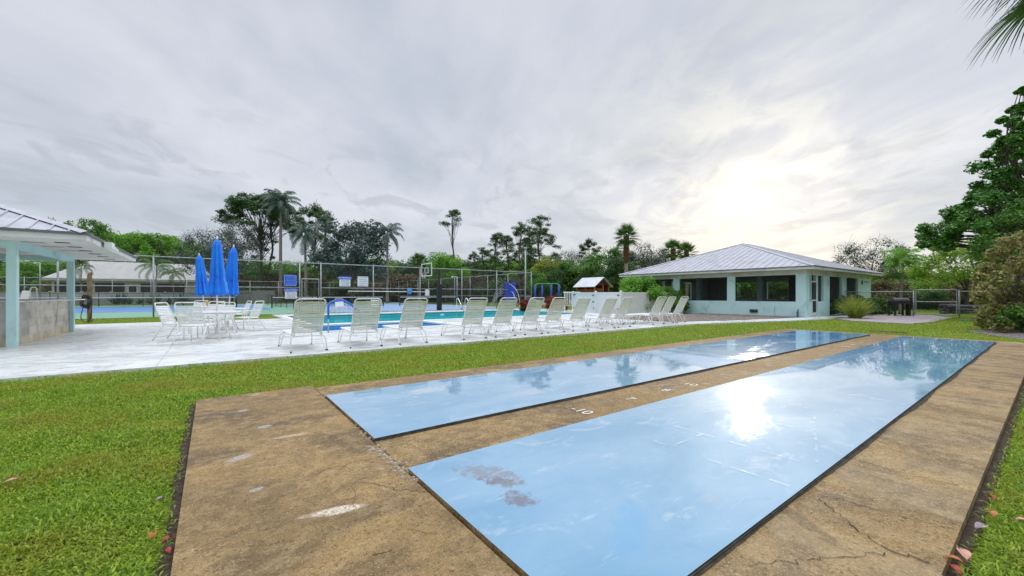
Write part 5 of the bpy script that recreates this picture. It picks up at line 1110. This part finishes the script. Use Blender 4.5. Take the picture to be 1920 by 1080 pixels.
# --- tree belt closing the view: many look-alike trees, each its own
gb = random.Random(5)
ORD = 'first second third fourth fifth sixth seventh eighth ninth tenth eleventh twelfth thirteenth fourteenth fifteenth sixteenth seventeenth eighteenth nineteenth twentieth'.split()+['number %d' % i for i in range(21, 60)]
def belt(px0, px1, step, Z0, Z1, t0, t1, protos, lab, name, grp, wide=(1., 1.5)):
    px = px0; k = 0
    while px < px1:
        Z = gb.uniform(Z0, Z1); k += 1; put(gb.choice(protos), name, lab+', '+ORD[k-1]+' from the left', 'tree' if 'tree' in name else 'bush', px+gb.uniform(-5, 5), Z, gb.uniform(t0, t1), grp, wide=gb.uniform(*wide), rz=gb.uniform(0, 6.28)); px += step
belt(-60, 450, 34, 98, 112, 478, 500, [P_broad[1], P_broad[0], P_broad[2]], 'dark green tree in the far row behind the long house', 'woodland_tree', 'woodland trees behind the long house')
belt(395, 700, 19, 80, 92, 470, 505, [P_broad[0], P_broad[1], P_broad[3], P_broad[2], P_broad[0]], 'green tree in the row behind the signs', 'woodland_tree', 'woodland trees left of the lone thin pine')
belt(700, 1010, 19, 80, 92, 474, 500, [P_broad[0], P_broad[1], P_broad[2], P_broad[4], P_broad[3]], 'green tree in the row behind the hoop', 'woodland_tree', 'woodland trees behind the basketball hoop')
belt(400, 700, 17, 73, 78, 498, 520, [P_scrub[0], P_scrub[1], P_scrub[0], P_scrub[2]], 'brown scrub bush low behind the signs', 'scrub_bush', 'scrub bushes behind the signs', (.9, 1.3))
belt(700, 1010, 17, 73, 79, 503, 525, [P_scrub[0], P_scrub[1], P_scrub[2], P_scrub[0]], 'brown green scrub bush low behind the hoop', 'scrub_bush', 'scrub bushes behind the hoop', (.9, 1.3))
belt(1000, 1200, 20, 52, 62, 490, 508, [P_broad[1], P_broad[0], P_broad[3]], 'dark green tree massed behind the playground', 'woodland_tree', 'trees massed behind the playground', (.8, 1.2))
belt(1190, 1620, 22, 56, 66, 498, 520, [P_broad[0], P_broad[2], P_broad[4], P_scrub[2]], 'green tree glimpsed behind the clubhouse', 'garden_tree', 'trees glimpsed through the clubhouse', (.8, 1.2))
belt(1560, 1780, 18, 44, 54, 492, 515, [P_broad[4], P_broad[0], P_scrub[2]], 'olive green tree right of the clubhouse', 'garden_tree', 'trees right of the clubhouse', (.8, 1.1))
belt(1640, 1880, 15, 36, 41, 512, 528, [P_scrub[0], P_scrub[2], P_scrub[1]], 'brown and green scrub bush behind the garden gate', 'scrub_bush', 'scrub bushes behind the garden gate', (.8, 1.1))
belt(-40, 260, 40, 84, 90, 515, 530, [P_scrub[0], P_scrub[2]], 'brown green hedge bush at far left', 'scrub_bush', 'hedge bushes at far left', (.9, 1.4))
# woodland mass far behind everything
g = np.random.default_rng(99); a = g.uniform(R(-75), R(80), 26000); D = g.uniform(108, 135, 26000); z = g.random(26000)**.8*7.5*(.75+.25*np.sin(a*37)+.1*np.sin(a*91))
X = D*np.sin(a)/np.maximum(np.cos(a), .35); C = np.stack([X*UD[0]+D*UD[1], X*VD[0]+D*VD[1], z], 1)
V = leaves(C, np.full(26000, .8), 2, 1.3, g, .7, .2, .8); o = link('far_woodland', npmesh('far_woodland', V, 4), Lf_dark); tag(o, 'far off woodland closing the horizon on all sides', 'woodland', kind='stuff')

# --- big dark tree on the right, spreading low branches towards the clubhouse
def big_right():
    g = np.random.default_rng(123); x0, y0 = AT(1985, 21.5); cl = []
    for (px, py, r) in ((1738, 445, .75), (1762, 432, .9), (1790, 440, .9), (1785, 415, .8), (1812, 400, 1.), (1820, 430, 1.), (1815, 375, .8), (1842, 362, 1.), (1850, 400, 1.1), (1862, 330, .8), (1872, 300, .8), (1880, 350, 1.1), (1896, 222, .45), (1912, 198, .4), (1918, 172, .3), (1890, 390, 1.2), (1900, 285, .9), (1915, 320, 1.1), (1908, 250, .6), (1925, 225, .8), (1935, 275, 1.1), (1950, 360, 1.3), (1960, 310, 1.3), (1965, 240, 1.1), (1990, 400, 1.4), (2000, 280, 1.4), (2010, 330, 1.4), (2040, 400, 1.4), (2060, 300, 1.3), (2080, 360, 1.2), (1860, 440, 1.1), (1900, 430, 1.3), (1940, 420, 1.3), (1985, 205, .8), (2030, 220, 1.), (1880, 262, .5), (1905, 212, .5), (1842, 460, .9), (1775, 455, .6)):
        for q in range(5):
            Z = 21.5+g.uniform(-2.6, 2.6)*(.4 if px < 1800 else 1); x, y = AT(px+g.normal()*16*r, Z); cl.append((x-x0, y-y0, HT(py+g.normal()*15*r, Z), r*g.uniform(.3, .6)))
    p = crown_proto(124, 12., cl, 230, .15, Lf_dark2, Mbark, .28, (-.6, .3, 6.5), flat=.7, up=.9, twigs=2, sub=.9, aspect=.75)
    o = put(p, 'big_tree', 'large dark leafy tree at the right edge with low branches reaching left', 'tree', 0, 0, scale=1, rz=0, xy=(x0, y0), base=0)
Lf_dark2 = leafmat('glossy_green_leaf', [(0.030, 0.111, 0.019), (0.073, 0.218, 0.030), (0.170, 0.390, 0.049)], .35, .3)
big_right()
def shaped(name, label, cat, Zc, dz, spots, nl, size, mt, per=2, tw=5, aspect=.6, r0=.06, seed=5, flat=.8, up=.4):
    g = np.random.default_rng(seed); pxm = sum(s_[0] for s_ in spots)/len(spots); x0, y0 = AT(pxm, Zc); cl = []
    for (px, py, r) in spots:
        for q in range(per):
            Z = Zc+g.uniform(-dz, dz); x, y = AT(px+g.normal()*3, Z); cl.append((x-x0, y-y0, max(.15, HT(py+g.normal()*3, Z)), r*g.uniform(.7, 1.1)))
    H = max(c[2] for c in cl); p = crown_proto(seed, H, cl, nl, size, mt, Mtwig, r0, (0, 0, H*.45), flat=flat, up=up, twigs=tw, sub=1., aspect=aspect)
    return put(p, name, label, cat, 0, 0, scale=1, rz=0, xy=(x0, y0), base=0)
# foreground bush at the right: dry brown upper part, greener foot
shaped('brown_bush', 'tall dry olive brown bush at the right edge beside the lanes', 'bush', 14.6, .9, [(1850, 500, .35), (1870, 470, .35), (1895, 455, .4), (1920, 450, .45), (1845, 540, .4), (1875, 520, .5), (1905, 500, .5), (1940, 480, .5), (1855, 575, .4), (1885, 560, .5), (1920, 545, .5), (1950, 530, .5), (1870, 600, .3), (1960, 580, .5), (1850, 600, .35), (1875, 608, .35), (1905, 605, .4), (1930, 600, .45), (1960, 605, .4), (1900, 580, .4), (1935, 570, .45), (1980, 500, .5), (1990, 550, .5), (1990, 450, .4), (1960, 440, .4), (1840, 515, .25), (1835, 560, .25)], 230, .105, Lf_olive, 2, 18, .65, .06, 31)
shaped('green_shrub', 'glossy green low shrub growing at the foot of the brown bush', 'shrub', 13.9, .35, [(1875, 600, .22), (1890, 590, .28), (1912, 596, .3), (1905, 575, .25), (1935, 590, .35), (1960, 600, .4), (1925, 608, .25), (1892, 608, .2)], 130, .11, Lf_mid, 2, 3, .6, .03, 32)
shaped('hedge_bush', 'bright yellow green bush mass behind the garden gate under the big tree', 'bush', 33, 2., [(1720, 510, .9), (1745, 495, 1.1), (1770, 480, 1.1), (1800, 470, 1.2), (1830, 470, 1.3), (1860, 480, 1.3), (1730, 535, .9), (1760, 520, 1.2), (1795, 510, 1.3), (1830, 505, 1.4), (1865, 510, 1.4), (1755, 462, .6), (1900, 480, 1.4), (1900, 520, 1.4), (1940, 500, 1.4)], 420, .17, leafmat('lime_leaf', [(0.096, 0.230, 0.023), (0.211, 0.365, 0.029), (0.384, 0.499, 0.058)], .5, .4), 2, 3, .6, .15, 33)
shaped('leafy_bush', 'mid green leafy bush filling the gap between the big dark tree and the brown bush', 'bush', 19.5, 1.2, [(1850, 455, .6), (1870, 430, .6), (1895, 405, .7), (1915, 380, .7), (1940, 370, .8), (1880, 460, .8), (1905, 440, .8), (1930, 410, .9), (1960, 400, .9), (1990, 390, .9), (1860, 490, .8), (1990, 440, .9), (1840, 475, .5)], 330, .13, Lf_mid, 2, 3, .6, .1, 35)
# clubhouse planting
def ball(name, label, cat, xy, H, wide, mt, seed, size=.13, nl=260, n=26, tw=3): p = bush(seed, mt, H, n, size, nl, wide, .22, tw); return put(p, name, label, cat, 0, 0, scale=1, rz=0, xy=xy, base=-.02)
ball('round_shrub', 'big rounded glossy green shrub behind the white privacy fence', 'shrub', (25.0, 18.0), 3.0, .66, Lf_bright, 81, .14, 420, 34); ball('round_shrub', 'green shrub between the privacy fence end and the clubhouse wall', 'shrub', (26.1, 15.9), 1.7, .42, Lf_mid, 82, .13, 300, 18)
for k, (x, y, H, mt, lab) in enumerate(((31.6, 7.6, 1.5, Lf_dark, 'dark green flowering shrub right of the screen door'), (33.2, 7.3, 1.35, Lf_dark, 'dark green shrub behind the fountain grass'), (35.0, 7.2, 1.25, Lf_mid, 'low green shrub left of the barrel grill'), (37.0, 7.0, 1.3, Lf_mid, 'green shrub in front of the blank clubhouse wall'))):
    ball('leafy_shrub', lab, 'shrub', (x, y), H, .62, mt, 90+k, .13, 220, 20)
def grass_clump(xy, H, n, label):
    g = np.random.default_rng(5); Vs = []
    for i in range(n):
        a = g.uniform(0, 6.28); r = abs(g.normal())*.13; b = np.array([math.cos(a)*r, math.sin(a)*r, 0]); el = R(g.uniform(30, 85)); L = H*g.uniform(.75, 1.25); az = a+g.normal()*.35; sd_ = np.array([-math.sin(az), math.cos(az), 0]); q = b; e = el; w0 = .010
        for j in range(4): q2 = q+np.array([math.cos(az)*math.cos(e), math.sin(az)*math.cos(e), math.sin(e)])*L/4; w1 = .010*(1, .9, .6, .1)[j]; Vs.append([q-sd_*w0, q+sd_*w0, q2+sd_*w1, q2-sd_*w1]); q, w0 = q2, w1; e -= R(g.uniform(2, 13))
    o = link('fountain_grass', npmesh('fountain_grass', np.array(Vs).reshape(-1, 3), 4), Lf_grass); o.location = (*xy, 0); tag(o, label, 'ornamental grass')
grass_clump((28.1, 6.55), 1.2, 620, 'yellow green fountain grass clump beside the path in front of the shrubs')
for k, (px, Z, H, wd, lab) in enumerate(((1036, 33.5, 1.35, .55, 'larger red croton shrub right of the slim white pole'), (1052, 32, 1.1, .5, 'red croton shrub beside the white garden bench'), (980, 33, 1.0, .4, 'small red croton shrub left of the slim white pole'))):
    p = bush(100+k, Lf_red, H, 18, .13, 150, wd, .25, 6); put(p, 'croton_shrub', lab, 'shrub', px, Z, scale=1, group='red croton shrubs', base=-.02)
ball('bark_stump', 'x', 'stump', (0, 0), 1, .5, Lf_brown, 120, nl=10, n=3) if 0 else None
x, y = AT(991, 33.3); mb = MB(); mb.lathe([(.34, 0), (.27, .3), (.24, 1.0), (.2, 1.15)], 12); o = mb.build('tree_stump', Mbark, smooth=True); o.location = (x, y, 0); tag(o, 'grey tree stump beside the slim white pole and red shrubs', 'stump')
for k, (px, s_) in enumerate(((216, .9), (222, 1.1), (232, 1.2), (243, .8), (262, .6), (284, 1.), (294, 1.1), (318, .8), (340, 1.2), (350, .8))):
    Vs = []; g = np.random.default_rng(k)
    for i in range(16): a = g.uniform(0, 6.28); e = R(g.uniform(15, 85)); d = np.array([math.cos(a)*math.cos(e), math.sin(a)*math.cos(e), math.sin(e)]); sd_ = np.array([-math.sin(a), math.cos(a), 0]); Vs.append([np.zeros(3)-sd_*.06, sd_*.06, d*s_*.5+sd_*.09, d*s_*.5-sd_*.09]); Vs.append([d*s_*.5-sd_*.09, d*s_*.5+sd_*.09, d*s_+sd_*.01, d*s_-sd_*.01])
    o = link('spiky_plant', npmesh('spiky_plant', np.array(Vs).reshape(-1, 3), 4), Lf_dark); o.location = (*AT(px, 55.5+k*.2), -.05); o.scale = (1.4,)*3; tag(o, 'dark spiky garden plant before the long house, '+'first second third fourth fifth sixth seventh eighth ninth tenth'.split()[k]+' from the left', 'plant', 'spiky plants before the long house')
# --- fan palm at upper right: its trunk stands outside the frame, leaves hang into it
x, y = AT(2170, 6.4); p = sabal(75, 9.15, 26, 1.15, 1.35, 44, .045, .19, True, 1.9, lo=-.45)
o = put(p, 'fan_palm', 'near fan palm whose drooping leaf tips hang in the top right corner', 'palm', 0, 0, scale=1, rz=.35, xy=(x, y), base=-.05)

# ------------------------------------------------------------------ lawn blades, litter
def lawn():
    g = np.random.default_rng(2); out = []
    def on(x, y, Z):
        slab = (x > SX0-.03-.05*0) & (x < SX1+.03) & (y > SY0-.04) & (y < 6.1+.02) & ~((x > LX0) & (y > SY1+.03)); near = (x > SX0-.03) & (x < 2.62) & (y < 1)
        deck = (y > 9.335) & (y < 24.6) & (x < 24.3); d2 = (y > 24.5) & (x > 2.97) & (y < 30.6) & (x < 24.3); court = (y > 30.85) & (x < 25) & (y < 68.1)
        pa = (x > 24.6) & (x < 35.8) & (y > 3.7) & (y < 8.6); pth = (x > 17) & (x < 29.5) & (y > 9.36-(x-17)*.262-.03) & (y < 15); cl = (x > 26.9) & (x < 40.5) & (y > 8.4) & (y < 20.6)
        mul = (x > 17.6) & (x < 28) & (y < 2.0-abs(x-21.8)*.42)
        trench = ((x > SX0-.09) & (x < SX0) & (y < 6.1)) | ((y > SY0-.09) & (y < SY0) & (x > 2.6) & (x < 17.2))
        return ~(slab | near | deck | d2 | court | pa | pth | cl | mul | (trench & (g.random(len(x)) < .80)))
    for (Z0, Z1, n, hgt, wd) in ((1.5, 3.2, 120000, .040, .0085), (3.2, 6, 160000, .044, .0105), (6, 12, 150000, .055, .015), (12, 24, 90000, .065, .028), (24, 48, 50000, .06, .06)):
        Z = Z0+(Z1-Z0)*g.random(n)**.9; X = Z*g.uniform(-1.42, 1.42, n); x = X*UD[0]+Z*UD[1]; y = X*VD[0]+Z*VD[1]; k = on(x, y, Z); x, y, Z = x[k], y[k], Z[k]; m = len(x)
        a = g.uniform(0, 6.28, m); el = g.uniform(.15, 1.2, m); h = hgt*g.uniform(.5, 1.4, m)*(1+.38*np.sin(x*4.1+y*1.3)*np.sin(y*5.9-x)+.2*np.sin(x*11+y*7)*np.sin(y*13-x*5)); w_ = wd*g.uniform(.7, 1.3, m)
        d = np.stack([np.cos(a)*np.cos(el), np.sin(a)*np.cos(el), np.sin(el)], 1); s_ = np.stack([-np.sin(a), np.cos(a), np.zeros(m)], 1); b = np.stack([x, y, np.full(m, -.055)+g.uniform(0, .028, m)], 1)
        mid = b+d*(h*.55)[:, None]; tip = b+d*h[:, None]+np.array([0, 0, -1])*(h*.22)[:, None]
        out.append(np.stack([b, mid+s_*(w_*.5)[:, None], tip, mid-s_*(w_*.5)[:, None]], 1).reshape(-1, 3))
    return np.concatenate(out)
Lf_lawn = leafmat('lawn_blade', [(0.10, 0.20, 0.012), (0.22, 0.37, 0.022), (0.42, 0.54, 0.045)], .5, .4, patch=((.36, .33, .04), .9))
o = link('grass', npmesh('grass', lawn(), 4), Lf_lawn); tag(o, 'short broad bladed lawn grass round the shuffleboard slab', 'grass', kind='stuff')
def fallen(px, py, size, col, rz, lab):
    x, y = G(px, py); mb = MB(); n = 8; P = []
    for i in range(n+1): t = i/n; P.append((size*(t-.5), size*.28*math.sin(math.pi*t)**.8, .012+.02*math.sin(3*t)+.01*abs(t-.5)))
    v = [(a, b, c+.008) for a, b, c in P]+[(a, -b, c+.012) for a, b, c in P]+[(a, 0, c) for a, b, c in P]
    mb.add(v, [(i, i+1, 2*n+2+i+1, 2*n+2+i) for i in range(n)]+[(2*n+2+i, 2*n+2+i+1, n+1+i+1, n+1+i) for i in range(n)])
    mb.tube([(size*.5, 0, .02), (size*.72, size*.04, .03)], .002, 4); o = mb.build('fallen_leaf', M('dead_leaf_'+col[0], col[1], tuple(c*.6 for c in col[1]), 30, .5, local=True)); o.location = (x, y, -.015); o.rotation_euler = (R(8), R(-5), rz); tag(o, lab, 'leaf', 'fallen leaves beside the slab')
OR, PK, GR, RD = ('orange', (.42, .14, .03)), ('pink', (.60, .30, .20)), ('mauve', (.34, .26, .27)), ('red', (.35, .05, .02))
for a in ((1803, 1042, .085, PK, .4, 'large pale pink dead leaf at the lower right slab corner'), (1790, 1056, .06, OR, 1.8, 'orange dead leaf half under the pale pink one'), (1838, 991, .075, GR, -.5, 'mauve grey curled leaf on the grass right of the slab'), (1857, 966, .07, OR, .3, 'orange brown leaf above the mauve one'), (1858, 937, .05, RD, 1., 'small red leaf on the right lawn'), (1918, 982, .06, PK, 2., 'pinkish leaf at the right frame edge'), (1787, 1072, .06, RD, .8, 'dark red leaf at the bottom below the slab corner'),
          (313, 1015, .05, RD, .7, 'red leaf in the earth gap left of the slab'), (311, 1040, .045, RD, 2.2, 'second red leaf lower in the earth gap'), (285, 1008, .06, OR, 1.4, 'brown leaf on the grass by the left slab edge'), (22, 905, .07, PK, .2, 'pale leaf on the grass at the far left'), (300, 940, .05, GR, .2, 'grey leaf beside the left slab edge')): fallen(*a)
